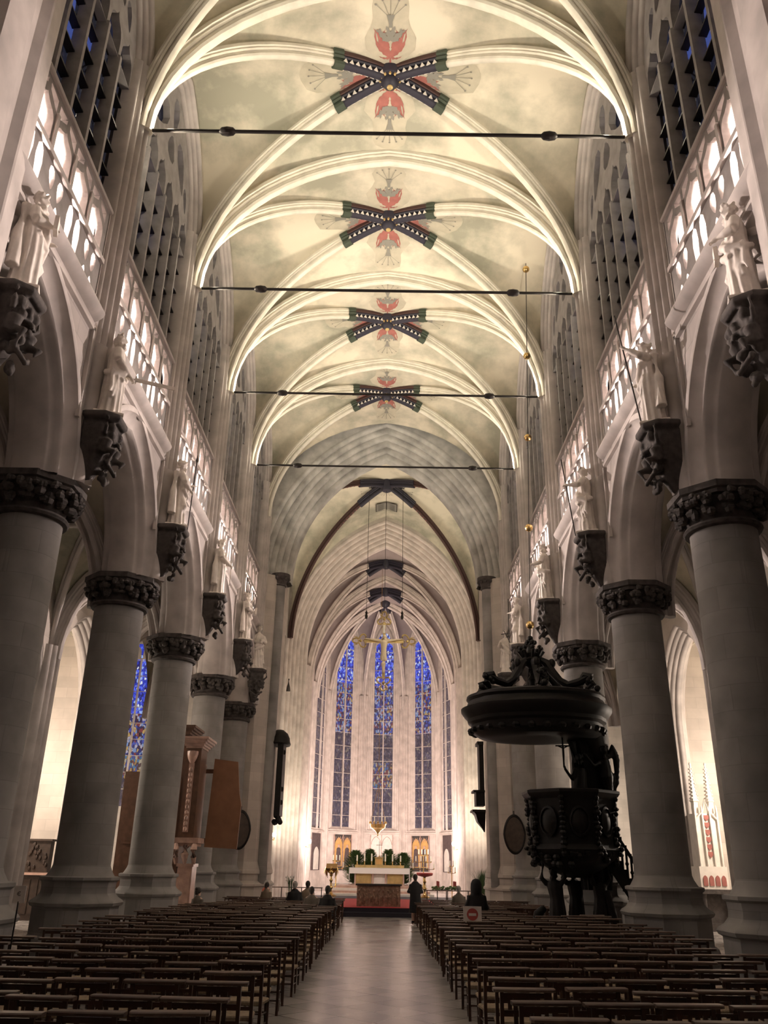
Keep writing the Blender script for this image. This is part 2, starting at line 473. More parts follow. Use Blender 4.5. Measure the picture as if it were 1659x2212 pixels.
class Vault:
    def __init__(s, xc, hx, y0, y1, sp, zb, zT, zW, st=0.22, cd=0.12, cT=0.12, cW=0.6, ex=1.0):
        s.xc, s.hx, s.y0, s.y1, s.sp, s.zb, s.zT, s.zW, s.st = xc, hx, y0, y1, sp, zb, zT, zW, st
        s.yc = (y0 + y1) / 2; s.hy = (y1 - y0) / 2; s.cd, s.cT, s.cW = cd, cT, cW
    @staticmethod
    def g(u, c):
        return math.sqrt(max(0, (1 + c) ** 2 - (min(1, abs(u)) + c) ** 2) / ((1 + c) ** 2 - c * c))
    def zD(s, u): return s.sp + (s.zb - s.sp) * s.g(u, s.cd)
    def gW(s, u): return s.st + (1 - s.st) * s.g(u, s.cW) if u < 0.9999 else 0
    def z(s, x, y):
        a = min(1, abs(x - s.xc) / s.hx); t = min(1, abs(y - s.yc) / s.hy)
        if t >= a:
            if t < 1e-6: return s.zb
            zr = s.zb + (s.zT - s.zb) * t
            return s.zD(t) + (zr - s.zD(t)) * s.g(a / t, s.cT)
        zr = s.zb + (s.zW - s.zb) * a
        return s.zD(a) + (zr - s.zD(a)) * s.gW(t / a)
    def cells(s, n=12):
        mb = MB()
        ps = [math.sin(PI / 2 * k / n) for k in range(-n, n + 1)]
        us = [math.sin(PI / 2 * k / n) for k in range(n + 1)]
        for sg in (-1, 1):
            rows = []
            for t in us:
                rows.append([(s.xc + s.hx * p * t, s.yc + sg * s.hy * t, s.z(s.xc + s.hx * p * t * 0.99999, s.yc + sg * s.hy * t)) for p in ps])
            mb.grid(rows)
            rows = []
            for a in us:
                rows.append([(s.xc + sg * s.hx * a, s.yc + s.hy * p * a, s.z(s.xc + sg * s.hx * a, s.yc + s.hy * p * a * 0.99999)) for p in ps])
            mb.grid(rows)
        return mb
    def diag(s, sx, sy, u0, u1, n=14):
        t0, t1 = math.asin(u0), math.asin(u1)
        out = []
        for k in range(n + 1):
            u = math.sin(t0 + (t1 - t0) * k / n)
            out.append((s.xc + sx * s.hx * u, s.yc + sy * s.hy * u, s.zD(u)))
        return out
    def trans(s, y, n=26):
        out = []
        for k in range(-n // 2, n // 2 + 1):
            u = math.sin(PI / 2 * k / (n / 2))
            out.append((s.xc + s.hx * u, y, s.sp + (s.zT - s.sp) * s.g(u, s.cT)))
        return out

RIBP = [(-.20, -.05), (-.20, .05), (-.15, .07), (-.16, .12), (-.12, .16), (-.09, .15), (-.085, .22), (-.12, .27), (-.09, .33), (-.03, .36), (.03, .36),
        (.09, .33), (.12, .27), (.085, .22), (.09, .15), (.12, .16), (.16, .12), (.15, .07), (.20, .05), (.20, -.05)]
def rib(mb, path, k=1.0, prof=RIBP, kd=None):
    kd = kd or k
    path = [Vector(p) for p in path]
    h = path[-1] - path[0]; h.z = 0
    if h.length < 1e-6: h = Vector((1, 0, 0))
    h.normalize(); lat = Vector((-h.y, h.x, 0))
    rings = []
    for i, p in enumerate(path):
        t = (path[min(i + 1, len(path) - 1)] - path[max(i - 1, 0)]).normalized()
        dn = t.cross(lat)
        if dn.z > 0: dn = -dn
        if abs(dn.z) < 0.02: dn = dn
        rings.append([tuple(p + lat * a * k + dn * b * kd) for a, b in prof])
    mb.loft(rings)
    return mb

def motif(v, dx, dy, reach=1.0, mats=('umber', 'redpaint', 'greyp'), bg=True):
    """painted thistle flower lying on the vault skin, growing from the boss along (dx, dy)"""
    D = Vector((dx, dy)).normalized(); N = Vector((-D.y, D.x))
    def P(d, t, e=0.012):
        q = D * d * reach + N * t * reach
        x, y = v.xc + q.x, v.yc + q.y
        return (x, y, v.z(x, y) - e)
    rnd = random.Random(int(dx * 7 + dy * 13 + v.yc * 10))
    ground, red, grey = MB(), MB(), MB()
    # ground blotch
    ctrl = [(0.3, 0.1), (0.55, 0.42), (0.95, 0.78), (1.4, 0.86), (1.8, 0.66), (2.1, 0.58), (2.5, 0.62), (2.85, 0.5), (3.02, 0.2), (3.06, 0.0)]
    rows = []
    for d, wd in ctrl:
        j = 1 + rnd.uniform(-.1, .1)
        rows.append([P(d, wd * j * k / 4) for k in range(-4, 5)])
    ground.grid(rows)
    def leaf(mb, d0, t0, ang, L, W, e=0.024, curl=0.4):
        L_, R_ = [], []
        n = 6
        for k in range(n + 1):
            f = k / n; a = ang + curl * f
            cx, cy = d0 + L * f * math.cos(a), t0 + L * f * math.sin(a)
            ww = W * (1 - f) ** 0.7 * (0.6 + 0.9 * (k % 2)) * (1 if k else 0.8)
            L_.append(P(cx - math.sin(a) * ww, cy + math.cos(a) * ww, e)); R_.append(P(cx + math.sin(a) * ww, cy - math.cos(a) * ww, e))
        mb.grid([L_, R_])
    for sg in (-1, 1):
        for k, (d0, ang, L, W, cu) in enumerate([(0.62, 0.25, 1.15, .07, .15), (0.66, 0.62, 1.05, .10, -.35), (0.72, 0.95, 0.95, .10, -.6), (0.78, 1.35, .62, .08, -.8), (0.62, 0.05, .95, .09, .1),
                                              (0.9, 1.1, .75, .09, -1.1), (0.98, 0.7, .62, .09, -.5), (0.62, 1.75, .32, .06, -.6)]):
            leaf(red, d0, sg * .04, sg * ang * 1.12, L * 1.08, W * .72, 0.024, sg * cu)
        for d0, t0, ang, L, W, cu in [(1.25, .05, .5, .62, .10, .3), (1.3, .12, .95, .5, .09, -.5), (1.28, .0, .15, .55, .12, .1), (1.45, .2, 1.3, .32, .06, -.6)]:
            leaf(grey, d0, sg * t0, sg * ang, L, W, 0.034, sg * cu)
    red.grid([[P(.2, -.035, .024), P(.62, -.03, .024)], [P(.2, .035, .024), P(.62, .03, .024)]])
    grey.grid([[P(1.75, -.05, .034), P(1.95, -.055, .034), P(2.2, -.13, .034)], [P(1.75, .05, .034), P(1.95, .055, .034), P(2.2, .13, .034)]])
    for k in range(-2, 3):
        a = k * 0.42
        tip = (2.2 + .55 * math.cos(a), .62 * math.sin(a))
        st = (2.18, k * .05)
        nx, ny = -(tip[1] - st[1]), tip[0] - st[0]
        q = 0.008 / math.hypot(nx, ny)
        grey.grid([[P(st[0] + nx * q, st[1] + ny * q, .034), P(tip[0] + nx * q, tip[1] + ny * q, .034)], [P(st[0] - nx * q, st[1] - ny * q, .034), P(tip[0] - nx * q, tip[1] - ny * q, .034)]])
        grey.add([P(tip[0] + .035 * math.cos(b), tip[1] + .035 * math.sin(b), .036) for b in [i * PI / 4 for i in range(8)]], [tuple(range(8))])
    return ground, red, grey

def painted_end(v, sx, sy, u1, parent, dark=False):
    """the painted length of a diagonal rib next to the boss, with white teeth and a green collar"""
    path = v.diag(sx, sy, 0.035, u1, 8)
    prof = [(a * 1.12, b * 1.06 - .0) for a, b in RIBP]
    o = rib(MB(), path, 1.0, prof).build('painted_rib_end', 'navy', parent)
    red = MB()
    for sg in (-1, 1):
        rib(red, path, 1.0, [(sg * .235, -.04), (sg * .235, .085), (sg * .19, .10), (sg * .18, -.04)])
    red.build('red_border', 'dred', o)
    teeth = MB()
    P = [Vector(p) for p in path]
    dirv = (P[-1] - P[0]); dirv.z = 0; L = dirv.length; dirv.normalize(); lat = Vector((-dirv.y, dirv.x, 0))
    nt = 7
    for i in range(nt):
        f = (i + 0.5) / nt
        q = P[0].lerp(P[-1], f); k = f * 8; i0 = min(7, int(k)); q.z = P[i0].lerp(P[i0 + 1], k - i0).z
        for sg in (-1, 1):
            c = q + lat * sg * .15 - Vector((0, 0, .27))
            teeth.add([c + dirv * .075 + Vector((0, 0, -.04)), c - dirv * .075 + Vector((0, 0, -.04)), c + lat * sg * .03 + Vector((0, 0, .09)), c - lat * sg * .06 + Vector((0, 0, -.02))], [(0, 1, 2), (0, 1, 3), (1, 2, 3), (0, 2, 3)])
    teeth.build('white_teeth', 'whitestone', o, smooth=False)
    cp = v.diag(sx, sy, u1, u1 + 0.045, 2)
    rib(MB(), cp, 1.0, [(a * 1.3, b * 1.16) for a, b in RIBP]).build('green_collar', 'green', o)

# ---- nave vault, bay by bay
TRANS = []
for bi, (y0, y1) in enumerate(BAYS):
    v = Vault(0.0, 6.32, y0, y1, 18.7, 24.62, 24.45, 24.25, st=0.28, cW=0.45)
    ceil = struct(v.cells().build('ceiling', 'plaster', angle=60))
    U = 0.235
    for sx in (-1, 1):
        for sy in (-1, 1):
            rib(MB(), v.diag(sx, sy, U, 1.0, 16), 0.95).build('diagonal_rib', 'rib', ceil)
            if bi: painted_end(v, sx, sy, U, ceil)
    if bi:
        MB().lathe([(0.0, -.62), (.12, -.6), (.2, -.54), (.24, -.44), (.24, -.34), (.36, -.3), (.4, -.2), (.4, 0), (.1, .05)], (0, v.yc, v.zb), 20).build('keystone', 'navy', ceil)
        ks = MB()
        for k in range(12):
            a = k * PI / 6
            ks.ball((.3 * math.cos(a), v.yc + .3 * math.sin(a), v.zb - .36), (.045, .045, .06), 6, 4)
        ks.ball((0, v.yc, v.zb - .62), (.1, .1, .05), 10, 6)
        ks.build('keystone_beads', 'gilt', ceil)
        g, r, y = MB(), MB(), MB()
        for dx, dy in ((0, -1), (0, 1), (1, 0), (-1, 0)):
            a, b, c = motif(v, dx, dy, 0.92)
            a.build('painted_flower_ground', 'umber', ceil)
            b.build('painted_red_leaves', 'motifred', ceil)
            c.build('painted_grey_calyx', 'greyp', ceil)
    # transverse arch at the far end of the bay
    if bi < 5:
        t = MB(); path = v.trans(y1)
        path = [(x * 0.998, y, z) for x, y, z in path]
        rib(t, path, 1.2)
        struct(t.build('trim_%d' % (bi + 1), 'rib'))
V0 = Vault(0, 6, -3.4, 2.8, 18.7, 24.62, 24.45, 24.25)
struct(V0.cells(6).build('ceiling', 'plaster'))

# ---- arcade wall, gallery and clerestory
A_A, A_C, A_S = 2.25, 0.7, 8.9
ARCP = [(.66, 0), (.66, -.05), (.60, -.08), (.52, -.05), (.50, .02), (.42, .10), (.36, .16), (.27, .19), (.20, .13), (.15, .11), (.10, .16), (.09, .26), (.03, .33), (0, .36), (0, .96), (.06, 1.02), (.16, 1.05), (.2, 1.2), (.4, 1.3)]
CA, CS = 2.62, 19.9
CC = c_for(CA, 3.7)
CLP = orders(0.46, 0.50, 4, 0.055)
def tracery_lights(): pass

def ogee(w, h, n=7):
    """pointed ogee head over width w: list of points from right foot to left foot"""
    r = []
    for k in range(n + 1):
        f = k / n
        if f < .6:
            a = f / .6 * PI / 2
            r.append((w / 2 * math.cos(a * .72), h * .62 * math.sin(a)))
        else:
            g = (f - .6) / .4
            x0 = w / 2 * math.cos(PI / 2 * .72)
            r.append((x0 * (1 - g) ** 1.6, h * (.62 + .38 * g)))
    return r + [(-x, y) for x, y in reversed(r[:-1])]
def petal(cx, cy, L, W, ang, n=10):
    out = []
    for k in range(n):
        t = 2 * PI * k / n
        x = L / 2 * math.cos(t); y = W / 2 * math.sin(t) * (0.75 + 0.35 * math.cos(t))
        out.append((cx + x * math.cos(ang) - y * math.sin(ang), cy + x * math.sin(ang) + y * math.cos(ang)))
    return out
# one bay of gallery tracery: centred at y=0, from z=0 to 2.72
HW = 2.5
holes = []
for k in range(5):                       # tall upper lights with ogee heads
    cx = -HW + (k + .5) * 1.0
    top = ogee(.80, .40); holes.append([(cx + .40, 1.44)] + [(cx + x, 1.98 + z) for x, z in top] + [(cx - .40, 1.44)])
    holes.append([(cx + .08, 2.50), (cx + .44, 2.28), (cx + .44, 2.60), (cx + .06, 2.64)]); holes.append([(cx - .08, 2.50), (cx - .06, 2.64), (cx - .44, 2.60), (cx - .44, 2.28)])
for k in range(5):                       # lower band: four-petalled figures and mouchettes
    cx = -HW + (k + .5) * 1.0
    if k % 2 == 0:
        for q in range(4):
            sx, sz = (-1, 1)[q % 2], (-1, 1)[q // 2]
            holes.append(petal(cx + sx * .205, .70 + sz * .31, .52, .33, PI / 2 - sx * sz * .12 + (PI if sz < 0 else 0)))
    else:
        for q in (-1, 1):
            holes.append(petal(cx + q * .215, .74, 1.1, .36, PI / 2 + q * .03))
PL = {}
for s in (-1, 1):
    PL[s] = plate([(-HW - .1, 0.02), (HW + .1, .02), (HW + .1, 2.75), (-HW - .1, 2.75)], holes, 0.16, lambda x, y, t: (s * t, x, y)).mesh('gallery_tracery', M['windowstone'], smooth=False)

# window tracery head (centred, spring at z=0)
def window_tracery(a, c, lights, n=9):
    outer = [(x, z) for x, z in arch_pts(a + .05, c, 0, 0, n)]
    hs = []
    W = 2 * a / lights
    for k in range(lights):
        cx = -a + (k + .5) * W
        base = -0.02
        hh = min(.75, W * .75)
        hs.append([(cx + W * .42, base - .4)] + [(cx + x, base + z) for x, z in ogee(W * .84, hh, 6)] + [(cx - W * .42, base - .4)])
    top = rise(a, c)
    hs.append(petal(-a * .42, top * .47, top * .42, a * .36, 1.0)); hs.append(petal(a * .42, top * .47, top * .42, a * .36, PI - 1.0))
    hs.append(petal(0, top * .74, top * .34, a * .28, PI / 2)); hs.append(petal(0, top * .40, top * .24, a * .34, -PI / 2))
    if lights > 2:
        hs.append(petal(-a * .72, top * .33, top * .22, a * .16, 1.2)); hs.append(petal(a * .72, top * .33, top * .22, a * .16, PI - 1.2))
    outer = [(a + .05, -.4)] + outer + [(-a - .05, -.4)]
    return outer, hs
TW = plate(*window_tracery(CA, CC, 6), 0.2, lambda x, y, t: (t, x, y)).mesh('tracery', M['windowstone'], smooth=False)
mul = MB()
for k in range(1, 6):
    y = -CA + 2 * CA * k / 6
    mul.prism([(-.16, y - .05), (-.05, y - .085), (.12, y - .07), (.12, y + .07), (-.05, y + .085), (-.16, y + .05)], -4.3, -.35)
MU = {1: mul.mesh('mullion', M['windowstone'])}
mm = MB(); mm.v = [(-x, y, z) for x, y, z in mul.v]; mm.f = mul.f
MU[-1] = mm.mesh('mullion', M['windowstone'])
gb = MB()
for k in range(6):
    z = -3.95 + .72 * k
    for q in range(6):
        y = -CA + 2 * CA * (q + .5) / 6
        gb.box(-.10, .10, y - .38, y + .38, z - .02, z + .02)
GB = gb.mesh('glazing_bar', M['iron'], smooth=False)
gl = MB()
gp = arch_pts(CA, CC, 0, 0, 8, -4.3)
gl.add([(0, x, z) for x, z in gp], [tuple(range(len(gp)))])
GLN = gl.mesh('glass', M['glassnight'], smooth=False)

ORDW = ['first', 'second', 'third', 'fourth', 'fifth', 'sixth', 'seventh', 'eighth', 'ninth', 'tenth', 'eleventh', 'twelfth', 'thirteenth', 'fourteenth', 'fifteenth', 'sixteenth',
        'seventeenth', 'eighteenth', 'nineteenth', 'twentieth', 'twenty first', 'twenty second', 'twenty third', 'twenty fourth', 'twenty fifth', 'twenty sixth', 'twenty seventh',
        'twenty eighth', 'twenty ninth', 'thirtieth', 'thirty first', 'thirty second', 'thirty third', 'thirty fourth', 'thirty fifth', 'thirty sixth']
wn = 0
for s in (-1, 1):
    U, V = (0, 1, 0), (s, 0, 0)
    wall = MB()
    for (y0, y1) in BAYS:
        yc = (y0 + y1) / 2; L = (y1 - y0) / 2
        O = (s * 6.2, yc, 0)
        arch_wall(wall, O, U, V, A_A, A_C, A_S, L, L, A_S, 12.62, r=.66)
        arch_wall(wall, O, U, V, A_A, A_C, A_S, L, L, A_S, 12.62, r=.4, d=1.3)      # aisle face
    # gallery floor, back wall, ceiling
    def PB(x0, x1, y0, y1, z0, z1):
        wall.box(min(s * x0, s * x1), max(s * x0, s * x1), y0, y1, z0, z1)
    PB(6.2, 8.1, -3.4, 41, 12.62, 12.80)
    PB(7.7, 8.0, -3.4, 41, 12.8, 15.7)
    PB(6.34, 8.0, -3.4, 41, 15.58, 15.70)
    for y in YK + [2.8]:
        PB(6.3, 7.7, y - .52, y + .52, 12.8, 15.6)
        PB(6.72, 7.7, y - .6, y + .6, 15.7, 24.6)
    PB(6.2, 7.5, -3.4, 2.8, 8.9, 24.6)
    wo = struct(wall.build('wall_' + SIDE[s], 'wall', smooth=False))
    up = MB()
    for (y0, y1) in BAYS:
        yc = (y0 + y1) / 2; L = (y1 - y0) / 2
        am = arch_sweep(MB(), (s * 6.2, yc, 0), U, V, A_A, A_C, A_S, ARCP, 12)
        am.build('arcade_arch', 'stone', wo, angle=50)
        # clerestory wall face round the window
        arch_wall(up, (s * 6.2, yc, 0), U, V, CA, CC, CS, L, L, 15.66, 24.7, r=.45)
        # string course under the gallery
        sc = MB()
        pr = [(6.2, 12.56), (6.12, 12.60), (6.03, 12.68), (6.0, 12.76), (6.02, 12.82), (6.08, 12.85), (6.3, 12.86)]
        sc.grid([[(s * x, y0 + .55, z) for x, z in pr], [(s * x, y1 - .55, z) for x, z in pr]])
        for yy in (y0 + .55, y1 - .55):
            sc.add([(s * x, yy, z) for x, z in pr], [tuple(range(len(pr)))])
        pr2 = [(6.2, 12.25), (6.12, 12.28), (6.12, 12.36), (6.2, 12.4)]
        sc.grid([[(s * x, y0 + .62, z) for x, z in pr2], [(s * x, y1 - .62, z) for x, z in pr2]])
        for yy, dy in ((y0 + .62, .07), (y1 - .62, -.07)):
            sc.box(min(s * 6.12, s * 6.2), max(s * 6.12, s * 6.2), min(yy, yy + dy), max(yy, yy + dy), 10.2, 12.4)
        sc.build('string_course', 'stone', wo)
        # sloping gallery top rail
        gr = MB(); pr3 = [(6.34, 15.54), (6.26, 15.56), (6.24, 15.6), (6.26, 15.66), (6.34, 15.68)]
        gr.grid([[(s * x, y0 + .5, z) for x, z in pr3], [(s * x, y1 - .5, z) for x, z in pr3]])
        gr.build('gallery_rail', 'stone', wo)
    up.build('clerestory_face', 'stone', wo, smooth=False)
    # shaft clusters between the bays and vaulting pilasters under them
    for i, y in enumerate(YK):
        cl = MB()
        pts = []
        n = 7; per = 8; half = .52
        for k in range(n * per + 1):
            t = k / (n * per)
            yy = -half + 2 * half * t
            base = 6.42 - .36 * (1 - abs(2 * t - 1)) ** .8
            pts.append((s * (base + .02 - .13 * abs(math.sin(PI * n * t)) ** .6), y + yy))
        ring = pts + [(s * 6.6, y + half), (s * 6.6, y - half)]
        cl.prism(ring, 12.1, 20.6)
        pil = []
        n = 3; half = .33
        for k in range(n * per + 1):
            t = k / (n * per)
            pil.append((s * (6.16 - .22 * (1 - abs(2 * t - 1)) ** .8 - .05 * abs(math.sin(PI * n * t)) ** .7), y - half + 2 * half * t))
        cl.prism(pil + [(s * 6.3, y + half), (s * 6.3, y - half)], 8.95, 12.2)
        # springer mass of the ribs
        cl.build('shaft_cluster', 'stone', wo)
    for bi, (y0, y1) in enumerate(BAYS):
        yc = (y0 + y1) / 2
        wn += 1
        wf = arch_sweep(MB(), (s * 6.06, yc, 0), U, V, CA, CC, CS, CLP, 12, 15.75).build('window_%d' % wn, 'stone', angle=60)
        struct(wf)
        for me, x in ((TW, 6.52), (MU[s], 6.52), (GB, 6.60), (GLN, 6.68)):
            o = bpy.data.objects.new(me.name.split('.')[0], me); COL.objects.link(o); o.location = (s * x, yc, CS); o.parent = wf
        pos = ['out of reach overhead', 'nearest the camera', 'second from the camera', 'third from the camera', 'fourth from the camera', 'farthest, next to the crossing'][bi]
        go = bpy.data.objects.new('gallery_parapet', PL[s]); COL.objects.link(go); go.location = (s * 6.4, yc, 12.82)
        tag(go, 'pierced stone gallery parapet lit from behind, %s side, %s' % (SIDE[s], pos), 'parapet', 'pierced gallery parapets above the %s arcade' % SIDE[s])
        rl = MB()
        rl.box(-.16, .16, -2.6, 2.6, 1.30, 1.42)
        for k in range(1, 5):
            yy = -HW + k * 1.0
            rl.prism([(-.13, yy - .05), (.13, yy - .05), (.13, yy + .05), (-.13, yy + .05)], 1.42, 2.3)
        rl.build('parapet_rail', 'stone', go)

# ---- columns
def octa_ring(r, z, n=8):
    return [(r / math.cos(PI / 8) * math.cos(PI / 8 + k * PI / 4), r / math.cos(PI / 8) * math.sin(PI / 8 + k * PI / 4), z) for k in range(n)]
shaft_me = MB().lathe([(.655, 1.8), (.645, 5), (.635, 8.22)], n=40).mesh('shaft', M['col'])
bs = MB()
bs.lathe([(.655, 1.86), (.69, 1.76), (.75, 1.66), (.78, 1.62)], n=40)
bs.loft([octa_ring(r * .87, z) for r, z in [(.90, 1.62), (.96, 1.60), (.96, 1.54), (.90, 1.50), (.885, 1.36), (.90, 1.26), (.98, 1.17), (1.09, 1.11), (1.13, 1.06), (1.10, 1.0), (1.03, .97), (1.03, .40), (1.12, .34), (1.15, .25), (1.15, 0)]])
base_me = bs.mesh('base', M['col'], angle=25)
cp = MB()
cp.lathe([(.64, 8.10), (.72, 8.12), (.75, 8.17), (.72, 8.22), (.64, 8.24), (.66, 8.34), (.72, 8.5), (.84, 8.66)], n=32)
rnd = random.Random(3)
for ring, (zz, rr2, cnt, sz) in enumerate([(8.42, .76, 14, .17), (8.56, .86, 16, .16), (8.66, .92, 18, .12)]):
    for k in range(cnt):
        a = 2 * PI * (k + .5 * (ring % 2)) / cnt
        for q in range(3):
            aa = a + rnd.uniform(-.12, .12)
            cp.ball((rr2 * math.cos(aa), rr2 * math.sin(aa), zz + rnd.uniform(-.06, .06)), (sz * rnd.uniform(.45, .75), sz * rnd.uniform(.45, .75), sz * rnd.uniform(.4, .7)), 6, 4)
cp.loft([octa_ring(r, z) for r, z in [(.86, 8.68), (.86, 8.70), (.86, 8.76), (.91, 8.79), (.91, 8.92), (.84, 8.95)]])
cap_me = cp.mesh('capital', M['dirtshade'], angle=25)
CN = {1: 'nearest the camera', 2: 'second from the camera', 3: 'third from the camera', 4: 'fourth from the camera', 5: 'joined to the crossing pier', 0: 'beside the camera'}
for s in (-1, 1):
    for i, y in enumerate(YK):
        if i == 0: continue
        c = thing('stone_column', 'round stone column with leafy octagonal capital, %s arcade, %s' % (SIDE[s], CN[i]), 'column', (-7.0 if s < 0 else 6.8, y, 0), 0, 'round columns of the %s arcade' % SIDE[s])
        for me in (shaft_me, base_me, cap_me):
            o = bpy.data.objects.new(me.name.split('.')[0], me); COL.objects.link(o); o.parent = c

# ---- plain piers beside the camera
for s in (-1, 1):
    p = thing('tower_pier', 'smooth moulded stone pier rising along the upper %s edge of the picture' % SIDE[s], 'pier', (s * 6.0, 9.0, 0))
    fp = [(.5, 1.65), (.06, 1.60), (.02, 1.45), (-.02, 1.1), (-.10, 1.0), (-.16, .80), (-.08, .74), (-.10, .62), (-.22, .60), (-.30, .66), (-.38, .56), (-.36, .44), (-.24, .36), (-.26, .22), (-.44, .18), (-.54, .22), (-.62, .10), (-.52, -.04), (-.54, -.2), (-.66, -.4), (-.66, -1.0), (.5, -1.4)]
    MB().prism([(s * x, y) for x, y in fp], 1.6, 23.5).build('pier_shaft', 'stone', p, angle=40)
    MB().prism([(s * x * 1.12, y * 1.08) for x, y in fp], 0, 1.6).build('base', 'stone', p, angle=40)
# ---- tie rods
for i, y in enumerate(YK[1:5]):
    t = thing('tie_rod', 'thin dark iron tie rod spanning the vault springing, %s from the camera' % ORDW[i], 'tie rod', (0, y, 18.72), 0, 'iron tie rods across the nave')
    MB().tube([(-6.1, 0, 0), (6.1, 0, 0)], .045, 8).build('rod', 'iron', t)
    for x in (-4.0, 4.0):
        MB().lathe([(.045, -.2), (.10, -.14), (.12, 0), (.10, .14), (.045, .2)], n=10).mapped(lambda p: (p.z + x, p.y, p.x)).build('coupling', 'iron', t)

# ---- crossing piers, crossing arches
SP1 = 15.7
C1 = c_for(4.95, 7.4)
cw = MB()
arch_wall(cw, (0.03, 40.75, 0), (1, 0, 0), (0, 1, 0), 4.95, C1, SP1, 7.5, 7.5, SP1, 26, r=1.62)
struct(cw.build('wall_crossing', 'greystone', smooth=False))
struct(arch_sweep(MB(), (0.03, 40.75, 0), (1, 0, 0), (0, 1, 0), 4.95, C1, SP1, orders(1.62, 1.5, 6, .14) + [(0, 1.9), (.1, 2.1), (1.3, 3.0)], 16).build('trim_6', 'greystone', angle=60))
for s in (-1, 1):
    p = thing('crossing_pier', 'massive dark stone pier of the crossing, %s side, with small round cap high up' % SIDE[s], 'pier', (s * 5.1, 41.8, 0))
    poly = [(s * 1.95, -1.2), (s * 1.0, -1.25), (s * .55, -.95), (s * .12, -.1), (s * .12, 1.6), (s * .8, 2.2), (s * 2.4, 2.2), (s * 2.4, -1.2)]
    MB().prism(poly, 1.1, 15.69).build('pier_body', 'wallx', p, smooth=False)
    MB().tube([(s * .32, -.45, 1.1), (s * .32, -.45, SP1)], .30, 20).build('attached_shaft', 'col', p)
    b = MB()
    def grow(k): return [((x - s * 1.2) * k + s * 1.2, (y - .5) * k + .5) for x, y in poly]
    b.loft([[(x, y, z) for x, y in grow(k)] for k, z in [(1.0, 2.0), (1.04, 1.85), (1.1, 1.62), (1.1, 1.5), (1.05, 1.45), (1.05, 1.2), (1.18, 1.06), (1.18, .98), (1.12, .95), (1.12, 0)]])
    b.build('base', 'wallx', p, angle=20)
    c = MB()
    c.lathe([(.3, 15.2), (.34, 15.22), (.34, 15.27), (.3, 15.3), (.34, 15.5), (.46, 15.66), (.5, 15.7), (.5, 15.85), (.3, 15.86)], (s * .3, -.45, 0), 20)
    for k in range(10):
        a = 2 * PI * k / 10
        c.ball((s * .3 + .42 * math.cos(a), -.45 + .42 * math.sin(a), 15.6), (.1, .1, .11), 6, 4)
    c.build('cap', 'dirtshade', p)
# crossing vault: painted dark ribs
VX = Vault(0.08, 6.3, 42.2, 54.0, SP1, 24.5, 24.6, 24.3, st=.2, cd=.35, cT=.5, cW=.5)
cx = struct(VX.cells(12).build('ceiling', 'plaster', angle=60))
for sx in (-1, 1):
    for sy in (-1, 1):
        rib(MB(), VX.diag(sx, sy, .28, 1.0, 18), .8).build('diagonal_rib', 'dred', cx)
        rib(MB(), VX.diag(sx, sy, .02, .28, 5), 1.1).build('painted_rib_end', 'navy', cx)
        rb = MB()
        pts = VX.diag(sx, sy, .28, .98, 60)
        for k in range(0, 60, 2):
            q = Vector(pts[k]); rb.ball((q.x, q.y, q.z - .31), (.045, .045, .04), 6, 4)
        rb.build('rib_beads', 'motifred', cx)
MB().lathe([(0, -.7), (.3, -.62), (.42, -.4), (.5, 0), (.2, .05)], (VX.xc, VX.yc, VX.zb), 16).build('keystone', 'navy', cx)
for dx, dy in ((0, 1), (.9, .8), (-.9, .8)):
    a, b2, c = motif(VX, dx, dy, 0.75)
    c.build('painted_scroll', 'navy', cx)
bk = MB(); bkl = MB()
for sg in (-1, 1):
    bk.grid([[(.08 + sg * x, 51.9 + dy, VX.z(.08 + sg * x, 51.9 + dy) - .06 - (.05 if x > .3 else 0)) for x in (0, .2, .45, .72)] for dy in (-.62, .62)])
    for q in range(5):
        bkl.grid([[(.08 + sg * x, 51.9 + dy, VX.z(.08 + sg * x, 51.9 + dy) - .14) for x in (.2, .56)] for dy in (-.42 + q * .2, -.38 + q * .2)])
    bkl.grid([[(.08 + sg * x, 51.9 + dy, VX.z(.08 + sg * x, 51.9 + dy) - .12) for x in (.68, .73)] for dy in (-.64, .64)])
for dy in (-.64, .6):
    bkl.grid([[(.08 + x, 51.9 + d2, VX.z(.08 + x, 51.9 + d2) - .12) for x in (-.72, -.3, 0, .3, .72)] for d2 in (dy, dy + .04)])
bkl.grid([[(.08 + x, 51.9 + d2, VX.z(.08, 51.9 + d2) - .09) for x in (-.02, .02)] for d2 in (-.62, .62)])
bo = bk.build('painted_book', 'greyp', cx); bkl.build('book_outline', 'iron', bo)

